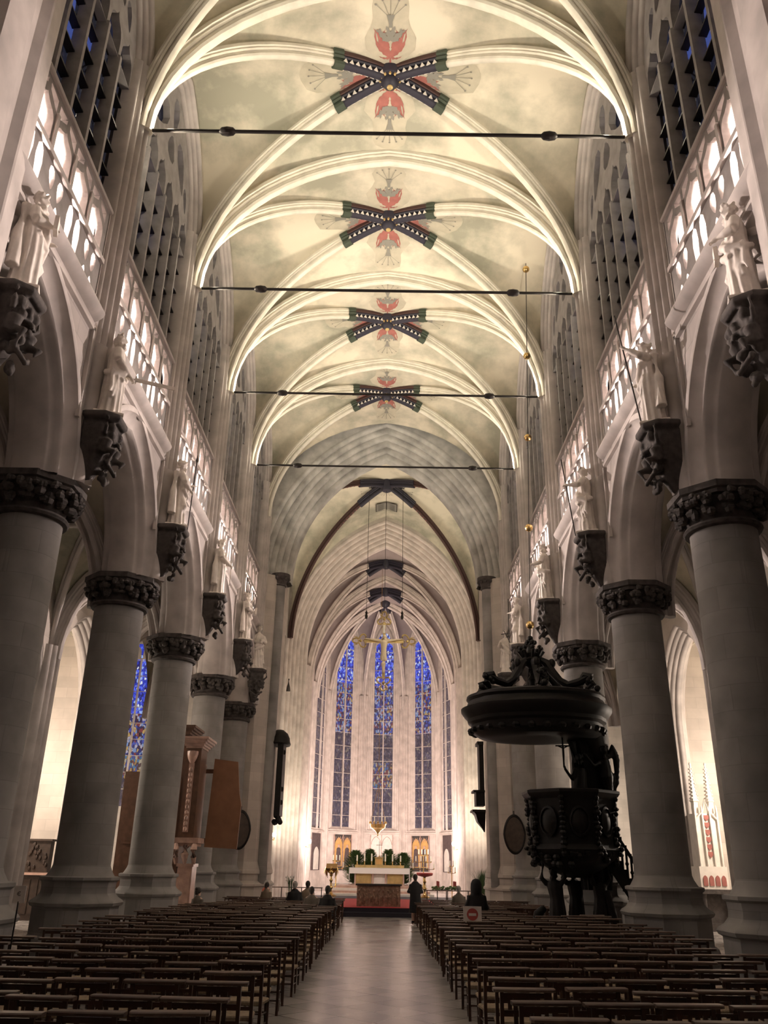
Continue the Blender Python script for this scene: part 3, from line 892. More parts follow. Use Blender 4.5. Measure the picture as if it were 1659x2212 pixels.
# ---- choir arch, choir walls, choir vault
XO = 0.10
SP2, C2 = 15.0, c_for(5.25, 7.9)
cho = MB()
arch_wall(cho, (XO, 54.0, 0), (1, 0, 0), (0, 1, 0), 5.25, C2, SP2, 18, 18, 0, 26, r=1.35)
wf2 = struct(cho.build('wall_transept_east', 'wallx', smooth=False))
struct(arch_sweep(MB(), (XO, 54.0, 0), (1, 0, 0), (0, 1, 0), 5.25, C2, SP2, orders(1.35, 1.7, 6, .20) + [(0, 2.0), (.7, 2.3)], 16, 0).build('trim_7', 'choirstone', angle=60))
SPC = 14.8
YC0, YA = 56.2, 70.2
APO = 5.6; CR = APO / math.cos(math.radians(18))
for (y0, y1) in ((YC0, 63.2), (63.2, YA)):
    v = Vault(XO, CR, y0, y1, SPC, 23.3, 23.2, 22.6, st=.3, cd=.45, cT=.55, cW=.5)
    ce = struct(v.cells(10).build('ceiling', 'cplaster', angle=60))
    for sx in (-1, 1):
        for sy in (-1, 1):
            rib(MB(), v.diag(sx, sy, .24, 1.0, 14), .95).build('diagonal_rib', 'choirstone', ce)
            rib(MB(), v.diag(sx, sy, .02, .24, 4), 1.3).build('painted_rib_end', 'navy', ce)
    MB().lathe([(0, -.7), (.25, -.62), (.4, -.4), (.45, 0), (.2, .05)], (XO, v.yc, v.zb), 14).build('keystone', 'navy', ce)
    struct(rib(MB(), v.trans(y1), 1.3).build('trim_%d' % (8 if y1 < 64 else 9), 'choirstone'))
# apse: five sides of a decagon
angs = [math.radians(a) for a in (-90, -54, -18, 18, 54, 90)]
VTX = [(XO + CR * math.sin(a), YA + CR * math.cos(a)) for a in angs]
ac = MB(); ZB, ZWL = 23.4, 23.3
gd = lambda u: Vault.g(u, .45)
for k in range(5):
    A, B = Vector((*VTX[k], 0)), Vector((*VTX[k + 1], 0)); Ct = Vector((XO, YA, 0))
    rows = []
    for i in range(11):
        q = math.sin(PI / 2 * i / 10)
        row = []
        for j in range(-8, 9):
            p = math.sin(PI / 2 * j / 8)
            base = Ct.lerp(A.lerp(B, (p + 1) / 2), q)
            zr = SPC + (ZB - SPC) * gd(q); zq = ZB + (ZWL - ZB) * q
            sh = 0 if abs(p) > .9999 else .3 + .7 * Vault.g(abs(p), .5)
            row.append((base.x, base.y, zr + (zq - zr) * sh))
        rows.append(row)
    ac.grid(rows)
aco = struct(ac.build('ceiling', 'cplaster', angle=60))
for k in range(0, 6):
    A = Vector((*VTX[k], 0)); Ct = Vector((XO, YA, 0))
    def pth(q0, q1, n):
        out = []
        for i in range(n + 1):
            q = math.sin(math.asin(q0) + (math.asin(q1) - math.asin(q0)) * i / n)
            p = Ct.lerp(A, q); out.append((p.x, p.y, SPC + (ZB - SPC) * gd(q)))
        return out
    if 0 < k < 5:
        rib(MB(), pth(.22, 1, 14), .85).build('apse_rib', 'choirstone', aco)
    rib(MB(), pth(.02, .22, 3), 1.3).build('painted_rib_end', 'navy', aco)
MB().lathe([(0, -.8), (.3, -.7), (.5, -.45), (.55, 0), (.2, .05)], (XO, YA, ZB), 14).build('keystone', 'navy', aco)

AWa, AWs = .84, 20.5
AWc = c_for(AWa, 2.2)
# a leaded two-light window in local coordinates: u across, z up, built once
def leaded_window(name, O, u, v, a, c, s, z0, glasses, ro=.55, dp=.75, k=5, lights=2, bars=1.15, lead=True, amp=.035, mat='choirstone', trac=True):
    O, u, v = Vector(O), Vector(u), Vector(v)
    fr = arch_sweep(MB(), O, u, v, a, c, s, orders(ro, dp, k, amp), 10, z0).build(name, mat, angle=60)
    struct(fr)
    if trac:
        outer, hs = window_tracery(a, c, lights, 8)
        plate(outer, hs, .14, lambda x, y, t: tuple(O + u * x + v * (dp - .12 + t) + Vector((0, 0, s + y)))).build('tracery', mat, fr, smooth=False)
    mu = MB()
    for q in range(1, lights):
        x = -a + 2 * a * q / lights
        mu.obox(O + u * x + v * (dp - .12) + Vector((0, 0, (z0 + s - .35) / 2)), u * .045, v * .08, (0, 0, (s - .35 - z0) / 2))
    mu.build('mullion', mat, fr, smooth=False)
    gb = MB(); z = z0 + bars
    while z < s:
        gb.obox(O + v * (dp - .05) + Vector((0, 0, z)), u * a, v * .02, (0, 0, .018)); z += bars
    for q in range(lights):
        x = -a + 2 * a * (q + .5) / lights
    gb.build('glazing_bar', 'choirstone', fr, smooth=False)
    for zz0, zz1, mt in glasses:
        g = MB()
        if zz1 >= s:
            pts = arch_pts(a, c, s, 0, 8, zz0)
        else:
            pts = [(a, zz0), (a, zz1), (-a, zz1), (-a, zz0)]
        g.add([tuple(O + u * x + v * dp + Vector((0, 0, z))) for x, z in pts], [tuple(range(len(pts)))])
        g.build('stained_glass', mt, fr, smooth=False)
    return fr
apw = MB()
GS = [(4.75, 8.0, 'glassdim'), (8.0, 10.2, 'glassgold'), (10.2, 12.6, 'glassdim'), (12.6, 17.0, 'glassmix'), (17.0, 22, 'glassblue')]
GS2 = [(4.75, 9.0, 'glassdim'), (9.0, 12.6, 'glassdim'), (12.6, 17.0, 'glassmix'), (17.0, 22, 'glassblue')]
GS3 = [(4.75, 12.6, 'glassdim'), (12.6, 22, 'glassdim')]
for k in range(5):
    A, B = Vector((*VTX[k], 0)), Vector((*VTX[k + 1], 0))
    mid = (A + B) / 2; u = (B - A).normalized(); vv = Vector((u.y, -u.x, 0))
    if vv.dot(mid - Vector((XO, YA, 0))) < 0: vv = -vv
    L = (B - A).length / 2
    arch_wall(apw, mid, u, vv, AWa, AWc, AWs, L, L, 4.6, 24.2, r=.95 if 0 < k < 4 else .2)
    P = lambda x, z, d=0: tuple(mid + u * x + vv * d + Vector((0, 0, z)))
    apw.add([P(-L, 0), P(L, 0), P(L, 4.6), P(-L, 4.6)], [(0, 1, 2, 3)])
    wn += 1
    leaded_window('window_%d' % wn, mid, u, vv, AWa, AWc, AWs, 4.6, GS if k == 2 else (GS2 if k in (1, 3) else GS3), .95 if 0 < k < 4 else .2, .40 if 0 < k < 4 else .06, 5 if 0 < k < 4 else 2, amp=.06 if 0 < k < 4 else .03)
    # sloping sill and string
    sl = MB()
    sl.add([P(-1.4, 4.45, -.1), P(1.4, 4.45, -.1), P(1.0, 5.0, .6), P(-1.0, 5.0, .6)], [(0, 1, 2, 3)])
    sl.grid([[P(-L, 4.32, 0), P(L, 4.32, 0)], [P(-L, 4.34, -.12), P(L, 4.34, -.12)], [P(-L, 4.44, -.12), P(L, 4.44, -.12)], [P(-L, 4.5, 0), P(L, 4.5, 0)]])
    sl.build('window_sill', 'choirstone', bpy.data.objects['window_%d' % wn], smooth=False)
awo = struct(apw.build('wall_apse', 'choirstone', smooth=False))
# shaft bundles at the corners of the apse and along the choir walls
def bundle(x, y, nx, ny, z0, z1, k=5, W=.55, D=.34, r=.11):
    mb = MB(); N = Vector((nx, ny, 0)).normalized(); T = Vector((-N.y, N.x, 0)); ring = []
    n = k * 6
    for i in range(n + 1):
        t = i / n; f = 1 - abs(2 * t - 1)
        q = Vector((x, y, 0)) + T * (W * (2 * t - 1)) + N * (D * f ** .8 + r * abs(math.sin(PI * k * t)) ** .7)
        ring.append((q.x, q.y))
    b = Vector((x, y, 0)) - N * .3
    ring += [(b.x + T.x * W, b.y + T.y * W), (b.x - T.x * W, b.y - T.y * W)]
    return mb.prism(ring, z0, z1)
for k in range(0, 6):
    A = Vector((*VTX[k], 0)); N = Vector((XO, YA, 0)) - A
    bundle(A.x, A.y, N.x, N.y, 0, SPC + 1.2, 5, .42 if 0 < k < 5 else .74, .22, .08).build('corner_shafts', 'choirstone', awo, angle=50)
for s in (-1, 1):
    X = XO + s * CR
    cwl = MB()
    cwl.add([(X, YC0 - .6, 0), (X, YA, 0), (X, YA, 23.5), (X, YC0 - .6, 23.5)], [(0, 1, 2, 3)])
    wo = struct(cwl.build('wall_choir_' + SIDE[s], 'choirstone', smooth=False))
    for y in (57.0, 63.2):
        bundle(X, y, -s, 0, 0, SPC + 1.0, 7, .85, .35, .08).build('wall_shafts', 'choirstone', wo, angle=50)
    for y in (60.1, 66.7):
        wn += 1
        leaded_window('window_%d' % wn, (X - s * .02, y, 0), (0, 1, 0), (s, 0, 0), 1.5, c_for(1.5, 3), 18.5, 8.0, [(8, 22, 'glassdim')], .5, .4, 3, trac=False)

# ---- crossing side walls above the transept arches, transept ends
for s in (-1, 1):
    tr = MB()
    arch_wall(tr, (s * 6.4, 48.1, 0), (0, 1, 0), (s, 0, 0), 4.7, c_for(4.7, 7.4), SP1, 5.9, 5.9, SP1, 26)
    tr.box(min(s * 17, s * 17.3), max(s * 17, s * 17.3), 43.6, 54.4, 0, 24)
    tr.box(min(s * 7.4, s * 17.3), max(s * 7.4, s * 17.3), 41.1, 54.4, 23.5, 23.8)
    tr.box(min(s * 13.2, s * 17.3), max(s * 13.2, s * 17.3), 41.1, 41.5, 0, 24)
    tr.box(min(s * 13.2, s * 13.5), max(s * 13.2, s * 13.5), 34.3, 41.1, 0, 12.6)
    tr.box(min(s * 11.2, s * 13.4), max(s * 11.2, s * 13.4), 34.3, 41.1, 12.0, 12.6)
    tr.box(min(s * 7.5, s * 17.3), max(s * 7.5, s * 17.3), 41.1, 41.5, 12.5, 24)
    struct(tr.build('wall_transept_' + SIDE[s], 'wallx', smooth=False))
    for x in (8.2, 11.2, 16.6):
        bundle(s * x, 54.0, 0, -1, 0, 20, 5, .5, .3, .07).build('wall_shafts', 'choirstone', wf2, angle=50)
wn += 1
leaded_window('window_%d' % wn, (-15.35, 53.55, 0), (1, 0, 0), (0, 1, 0), 1.35, c_for(1.35, 3), 14.5, 5.0,
              [(5.0, 6.6, 'glassdim'), (6.6, 8.0, 'glassgold'), (8.0, 10.6, 'glassmix'), (10.6, 17.6, 'glassblue')], .35, .4, 3, lights=3, bars=1.0)

# ---- aisles: vault, outer arches, chapels
AX0, AX1, AX2 = 7.5, 11.2, 16.2
ACc = c_for(2.25, 3.1); AXS = 7.0
for s in (-1, 1):
    wl = MB()
    for bi, (y0, y1) in enumerate(BAYS):
        yc = (y0 + y1) / 2; L = (y1 - y0) / 2
        xc = s * (AX0 + AX1) / 2
        v = Vault(xc, (AX1 - AX0) / 2 + .1, y0, y1, 8.2, 11.9, 11.8, 11.9, st=.1, cd=.2, cT=.3, cW=.4)
        ce = struct(v.cells(7).build('ceiling', 'plaster', angle=60))
        for sx in (-1, 1):
            for sy in (-1, 1):
                rib(MB(), v.diag(sx, sy, .02, 1.0, 10), .7).build('diagonal_rib', 'stone', ce)
        rib(MB(), v.trans(y1, 18), 1.3).build('transverse_rib', 'stone', ce)
        if bi == 5: continue
        arch_wall(wl, (s * AX1, yc, 0), (0, 1, 0), (s, 0, 0), 2.25, ACc, AXS, L, L, 0, 12.6, r=.5)
        arch_wall(wl, (s * (AX1 + .9), yc, 0), (0, 1, 0), (s, 0, 0), 2.25, ACc, AXS, L, L, 0, 12.6, r=.3)
        # chapel partition, back wall, ceiling
        wl.box(min(s * (AX1 + .3), s * AX2), max(s * (AX1 + .3), s * AX2), y1 - .25, y1 + .25, 0, 12.6)
        wl.box(min(s * AX2, s * (AX2 + .3)), max(s * AX2, s * (AX2 + .3)), y0, y1, 0, 12.6)
        cv = Vault(s * (AX1 + AX2) / 2, (AX2 - AX1) / 2, y0 + .2, y1 - .2, 7.4, 11.0, 10.9, 10.9, st=.1, cd=.3, cT=.4, cW=.4)
        struct(cv.cells(6).build('ceiling', 'plaster', angle=60))
    wl.box(min(s * 7.5, s * 17), max(s * 7.5, s * 17), -3.6, 2.8, 0, 12.6)
    wo = struct(wl.build('wall_aisle_' + SIDE[s], 'wallx', smooth=False))
    for bi, (y0, y1) in enumerate(BAYS[:5]):
        yc = (y0 + y1) / 2
        arch_sweep(MB(), (s * AX1, yc, 0), (0, 1, 0), (s, 0, 0), 2.25, ACc, AXS, orders(.5, .6, 4, .05) + [(0, .65), (.3, .9)], 12, 0).build('chapel_arch', 'stone', wo, angle=60)
        bundle(s * AX1, y1, -s, 0, 0, 8.6, 5, .5, .3, .07).build('aisle_shafts', 'stone', wo, angle=50)
# west wall and roof void
wb = MB(); wb.box(-18, 18, -3.9, -3.5, 0, 26)
struct(wb.build('wall_back', 'wallx', smooth=False))
rf = MB(); rf.box(-18, 18, -4, 80, 26.2, 26.5)
struct(rf.build('ceiling', 'dark', smooth=False))
# =================================================================== FIGURES
def remesh(o, vox=0.02, smooth=2):
    mo = o.modifiers.new('remesh', 'REMESH'); mo.mode = 'VOXEL'; mo.voxel_size = vox; mo.use_smooth_shade = True
    if smooth:
        sm = o.modifiers.new('smooth', 'SMOOTH'); sm.factor = 0.5; sm.iterations = smooth
    return o
def hand(mb, wrist, d, side=1, r=0.02, curl=0.5):
    """palm, four bent fingers of unequal length and a thumb leaving the side of the palm"""
    W = Vector(wrist); D = Vector(d).normalized()
    S = D.cross(Vector((0, 0, 1)))
    if S.length < .1: S = Vector((1, 0, 0))
    S.normalize(); N = S.cross(D)
    mb.tube([W, W + D * .05, W + D * .10], [r * 1.5, r * 2.1, r * 1.9], 8)
    for k, L in enumerate((.075, .09, .085, .065)):
        b = W + D * .10 + S * (k - 1.5) * r * 1.15
        m1 = b + D * L * .5 - N * curl * .02; e = m1 + D * L * .4 - N * curl * .045
        mb.tube([b - D * .03, m1, e], [r * .6, r * .55, r * .42], 6)
    t = W + D * .035 + S * side * r * 1.8
    mb.tube([W + D * .02, t, t + D * .05 + S * side * .012 - N * .02], [r * .7, r * .65, r * .5], 6)
def head(mb, c, tilt=(0, 1, 0), beard=True, hair=True, k=1.0, rnd=None):
    c = Vector(c); f = Vector(tilt); f.z = 0; f.normalize(); sd = Vector((f.y, -f.x, 0)); rnd = rnd or random.Random(1)
    def L(x, y, z): return c + (sd * x + f * y + Vector((0, 0, z))) * k
    mb.ball(c, (.092 * k, .105 * k, .135 * k), 14, 10)
    mb.tube([L(0, -.02, -.22), L(0, 0, -.06)], [.062 * k, .055 * k], 10)
    mb.tube([L(0, .095, .03), L(0, .125, -.02), L(0, .10, -.03)], [.012 * k, .02 * k, .015 * k], 6)       # nose
    for s in (-1, 1):
        mb.ball(L(s * .035, .088, .045), (.022 * k,) * 3, 6, 4)                                              # brows
        mb.ball(L(s * .095, 0, 0), (.015 * k, .022 * k, .032 * k), 6, 4)                                     # ears
    mb.ball(L(0, .092, -.062), (.028 * k, .014 * k, .012 * k), 6, 4)                                         # mouth
    if beard:
        for i in range(10):
            mb.ball(L(rnd.uniform(-.06, .06), .07 + rnd.uniform(-.02, .03), -.12 - rnd.uniform(0, .10)), (.035 * k,) * 3, 6, 4)
    if hair:
        for i in range(26):
            a = rnd.uniform(0, 2 * PI); z = rnd.uniform(.0, .12) if i % 2 else rnd.uniform(-.12, .04)
            x, y = .095 * math.cos(a), .11 * math.sin(a)
            if y > .05 and z < .07: continue
            mb.ball(L(x, y - .01, z), (.034 * k,) * 3, 6, 4)
def robe(mb, prof, folds=11, amp=.09, seed=0, sway=.05, n=44, twist=1.2):
    rnd = random.Random(seed); ph = rnd.uniform(0, 6); rings = []
    for z, rx, ry, cx, cy, fa in prof:
        ring = []
        for j in range(n):
            a = 2 * PI * j / n
            m = 1 + amp * fa * (math.sin(folds * a + ph + twist * z) + .5 * math.sin((folds - 4) * a - ph + z * 2.3))
            ring.append((cx + rx * m * math.cos(a), cy + ry * m * math.sin(a), z))
        rings.append(ring)
    return mb.loft(rings)
def statue_mesh(seed, la, ra, look=(0, 1, 0), beard=True, lean=.06, cloak=1):
    rnd = random.Random(seed); mb = MB()
    sw = lean * (1 if seed % 2 else -1)
    robe(mb, [(0.0, .27, .22, 0, 0, 1.1), (.08, .30, .24, 0, 0, 1.3), (.35, .27, .22, sw * .3, .01, 1.2), (.7, .255, .215, sw * .8, .02, 1.0), (1.0, .25, .20, sw * 1.2, .02, .9),
              (1.22, .215, .165, sw * 1.0, .0, .7), (1.45, .25, .175, sw * .4, 0, .5), (1.60, .265, .155, 0, 0, .35), (1.68, .20, .12, 0, 0, .2), (1.73, .09, .09, 0, 0, 0)], 11, .085, seed)
    # bent knee pushing the drapery forward
    kx = -.11 if sw > 0 else .11
    mb.tube([(kx * .8 + sw, .02, 1.0), (kx * 1.1, .16, .62), (kx, .06, .1)], [.13, .12, .09], 10)
    # feet
    for x in (-.12, .12): mb.tube([(x, .12, .03), (x * 1.15, .30, .03)], [.05, .04], 8)
    # cloak thrown over one shoulder and hanging in folds
    cs = 1 if rnd.random() < .5 else -1
    mb.tube([(cs * .24, -.05, 1.62), (cs * .20, .16, 1.45), (0, .22, 1.22), (-cs * .22, .17, 1.02), (-cs * .31, .0, .95), (-cs * .2, -.2, 1.0)], [.08, .075, .085, .09, .08, .07], 8)
    mb.tube([(cs * .24, .10, 1.15), (0, .24, .98), (-cs * .24, .16, .84)], [.06, .075, .06], 8)
    for k in range(4):
        x = -cs * (.16 + .06 * k)
        mb.tube([(x, .13 - .06 * k, 1.05), (x * 1.1, .16 - .06 * k, .6), (x * 1.15, .13 - .06 * k, .22 + .08 * k)], [.035, .045, .03], 6)
    mb.tube([(cs * .27, -.14, 1.6), (cs * .30, -.18, 1.0), (cs * .33, -.16, .3)], [.10, .10, .12], 8)
    for sd, (el, ha) in ((-1, la), (1, ra)):
        sh = Vector((sd * .245, 0, 1.585)); el = Vector(el); ha = Vector(ha)
        mb.tube([sh, sh.lerp(el, .5), el], [.095, .10, .085], 10)
        mb.tube([el, el.lerp(ha, .55), ha], [.085, .075, .035], 10)
        hand(mb, ha, ha - el, -sd, .021, .7)
    head(mb, (0, .03, 1.95), look, beard, True, 1.12, rnd)
    mb.box(-.36, .36, -.3, .32, -.06, .02)
    return mb

def attribute(kind, parent, h, d=(0, 0, 1)):
    h = Vector(h)
    if kind == 'sword':
        d = Vector(d).normalized(); mb = MB()
        mb.bar(h - d * .12, h + d * .1, .035); mb.bar(h + d * .1 + Vector((0, 0, .1)), h + d * .1 - Vector((0, 0, .1)), .03)
        mb.bar(h + d * .1, h + d * .95, .02, .085)
        return mb.build('sword', 'statue', parent, smooth=False)
    if kind in ('staff', 'spear', 'cross'):
        d = Vector(d).normalized(); mb = MB()
        lo = h - d * (h.z / max(.2, d.z)) * .98 if d.z > .2 else h - d
        top = h + d * .75
        mb.tube([lo, top], .017, 7)
        if kind == 'spear': mb.tube([top, top + d * .06, top + d * .26], [.02, .045, .004], 6)
        if kind == 'cross': mb.bar(top - d * .18 - Vector((.22, 0, 0)), top - d * .18 + Vector((.22, 0, 0)), .035)
        return mb.build({'staff': 'staff', 'spear': 'lance', 'cross': 'cross_staff'}[kind], 'iron', parent)
    if kind == 'book':
        mb = MB(); mb.box(h.x - .11, h.x + .11, h.y - .02, h.y + .05, h.z - .13, h.z + .15)
        return mb.build('book', 'statue', parent, smooth=False)
    if kind == 'saw':
        mb = MB(); mb.box(h.x - .03, h.x + .03, h.y - .01, h.y + .01, .35, h.z + .1)
        return mb.build('saw', 'statue', parent, smooth=False)

# console under a statue: slab on a knot of crouching putti
def console_mesh(seed):
    rnd = random.Random(seed); mb = MB()
    mb.loft([[(x * k, y * k, z) for x, y in [(-.48, -.35), (.48, -.35), (.48, .12), (.26, .38), (-.26, .38), (-.48, .12)]] for k, z in [(.85, 1.0), (1.0, 1.06), (1.0, 1.14), (.94, 1.18)]])
    mb.loft([[(x * k, -.35 + (y + .35) * k, z) for x, y in [(-.42, -.35), (.42, -.35), (.40, .08), (.2, .3), (-.2, .3), (-.40, .08)]] for k, z in [(.25, -.35), (.55, .05), (.8, .45), (.9, .8), (.9, 1.0)]])
    for sd in (-1, 1):                         # two putti with bent legs and raised arms
        x = sd * .26
        mb.tube([(x, .10, .30), (x + sd * .03, .18, .55), (x, .14, .72)], [.11, .13, .09], 10)
        mb.ball((x - sd * .02, .22, .86), (.095, .10, .11), 10, 8)
        mb.tube([(x, .15, .34), (x + sd * .05, .36, .30), (x, .24, .02)], [.09, .075, .045], 8)
        mb.tube([(x + sd * .1, .14, .68), (x + sd * .22, .20, .80), (x + sd * .18, .2, 1.02)], [.05, .045, .035], 8)
        mb.tube([(x - sd * .1, .16, .66), (0, .34, .58), (-x * .2, .36, .48)], [.05, .045, .035], 8)
    for k in range(26):
        t = rnd.random()
        mb.ball((rnd.uniform(-.36, .36) * (.4 + .6 * t), rnd.uniform(.0, .30) * (.5 + .5 * t), -.3 + 1.25 * t), rnd.uniform(.05, .10), 7, 5)
    mb.tube([(-.3, .2, .1), (0, .34, -.12), (.3, .2, .1)], .05, 8)
    return mb

ST = [   # side, index, seed, left arm (elbow, hand), right arm, look, attribute, direction, beard, label
    (-1, 0, 3, ((-.36, .02, 1.3), (-.2, .26, 1.25)), ((.36, .05, 1.3), (.18, .28, 1.35)), (.3, 1, 0), 'book', None, True, 'robed stone saint at the upper left picture edge beside the plain pier'),
    (-1, 1, 5, ((-.36, .05, 1.28), (-.10, .30, 1.12)), ((.37, .04, 1.27), (.16, .32, 1.02)), (.25, 1, 0), 'sword', (-.15, 1, .05), True, 'bearded stone apostle with a sword jutting out level, nearest full statue on the left'),
    (-1, 2, 8, ((-.38, .05, 1.35), (-.30, .34, 1.45)), ((.36, .1, 1.28), (.14, .3, 1.15)), (-.3, 1, 0), 'spear', (0, .02, 1), True, 'stone apostle gripping an upright lance, second from the near left'),
    (-1, 3, 11, ((-.36, .02, 1.28), (-.02, .30, 1.15)), ((.36, .04, 1.28), (.22, .34, 1.08)), (-.4, 1, 0), 'saw', None, False, 'stone apostle leaning forward with both arms crossed low, third on the left'),
    (-1, 4, 14, ((-.38, .05, 1.36), (-.22, .22, 1.72)), ((.38, 0, 1.3), (.16, .30, 1.22)), (.2, 1, 0), 'book', None, True, 'pale stone apostle with one arm raised to the chest, fourth on the left'),
    (-1, 5, 17, ((-.36, .05, 1.28), (-.02, .27, 1.34)), ((.36, .04, 1.28), (.06, .29, 1.20)), (.1, 1, 0), None, None, False, 'curly haired stone saint hugging his robe on the left crossing pier'),
    (1, 0, 4, ((-.38, .05, 1.3), (-.2, .3, 1.3)), ((.36, .02, 1.3), (.2, .26, 1.2)), (-.3, 1, 0), 'book', None, True, 'robed stone saint at the upper right picture edge beside the plain pier'),
    (1, 1, 6, ((-.42, .14, 1.55), (-.40, .42, 1.78)), ((.38, .06, 1.28), (.26, .26, 1.22)), (-.25, 1, 0), 'staff', (-.28, .12, 1), True, 'bearded stone apostle raising a long slanting staff, nearest statue on the right'),
    (1, 2, 9, ((-.40, .12, 1.38), (-.36, .40, 1.42)), ((.36, 0, 1.28), (.26, .12, 1.0)), (-.4, 1, 0), 'staff', (-.30, .08, 1), False, 'slender stone apostle leaning on a long lance, second from the near right'),
    (1, 3, 12, ((-.40, .10, 1.30), (-.30, .42, 1.28)), ((.36, .04, 1.28), (.08, .28, 1.30)), (-.6, 1, 0), None, None, True, 'stone apostle pressing his cloak to his chest, third from the near right'),
    (1, 4, 15, ((-.38, .05, 1.3), (-.2, .3, 1.35)), ((.38, .05, 1.3), (.22, .32, 1.2)), (-.2, 1, 0), 'staff', (.35, .05, 1), True, 'pale stone apostle with a dark diagonal staff, fourth on the right'),
    (1, 5, 18, ((-.42, .14, 1.34), (-.44, .44, 1.28)), ((.36, .08, 1.28), (.20, .30, 1.38)), (-.8, 1, 0), 'cross', (.5, -.05, 1), True, 'stone saint stretching out a hand with thin cross, on the right crossing pier'),
]
CONS = [console_mesh(i).mesh('console', M['dirtshade']) for i in range(3)]
for (s, i, seed, la, ra, look, att, dr, beard, lab) in ST:
    y = YK[i]; x = 5.74 if s > 0 else -5.80
    if i == 5: x = s * 6.02; y = 39.55
    if i == 0: x = s * 5.98; y = 11.15
    rz = s * PI / 2 + (-s) * .35
    if i == 5: rz = s * PI * .82
    t = thing('apostle_statue', lab, 'statue', (x, y, 10.52), rz, 'stone apostles along the nave arcade')
    b = remesh(statue_mesh(seed, la, ra, look, beard).build('figure', 'statue', t), .021, 1)
    if att:
        hp = Vector(la[1]) + (Vector(la[1]) - Vector(la[0])).normalized() * .08
        if att == 'book' or att == 'saw': hp = Vector(ra[1]) + Vector((0, .06, .02))
        attribute(att, t, hp, dr or (0, 0, 1))
    o = bpy.data.objects.new('statue_console', CONS[i % 3]); COL.objects.link(o)
    o.location = (x, y, 9.31); o.rotation_euler = (0, 0, s * PI / 2 if i < 5 else s * PI * .9)
    remesh(o, .026, 1)
    tag(o, 'dark carved bracket of crouching putti under the statue, %s side, %s' % (SIDE[s], ['at the picture edge', 'nearest whole one', 'second one', 'third one', 'fourth one', 'on the crossing pier'][i]), 'bracket', 'carved brackets under the apostles')

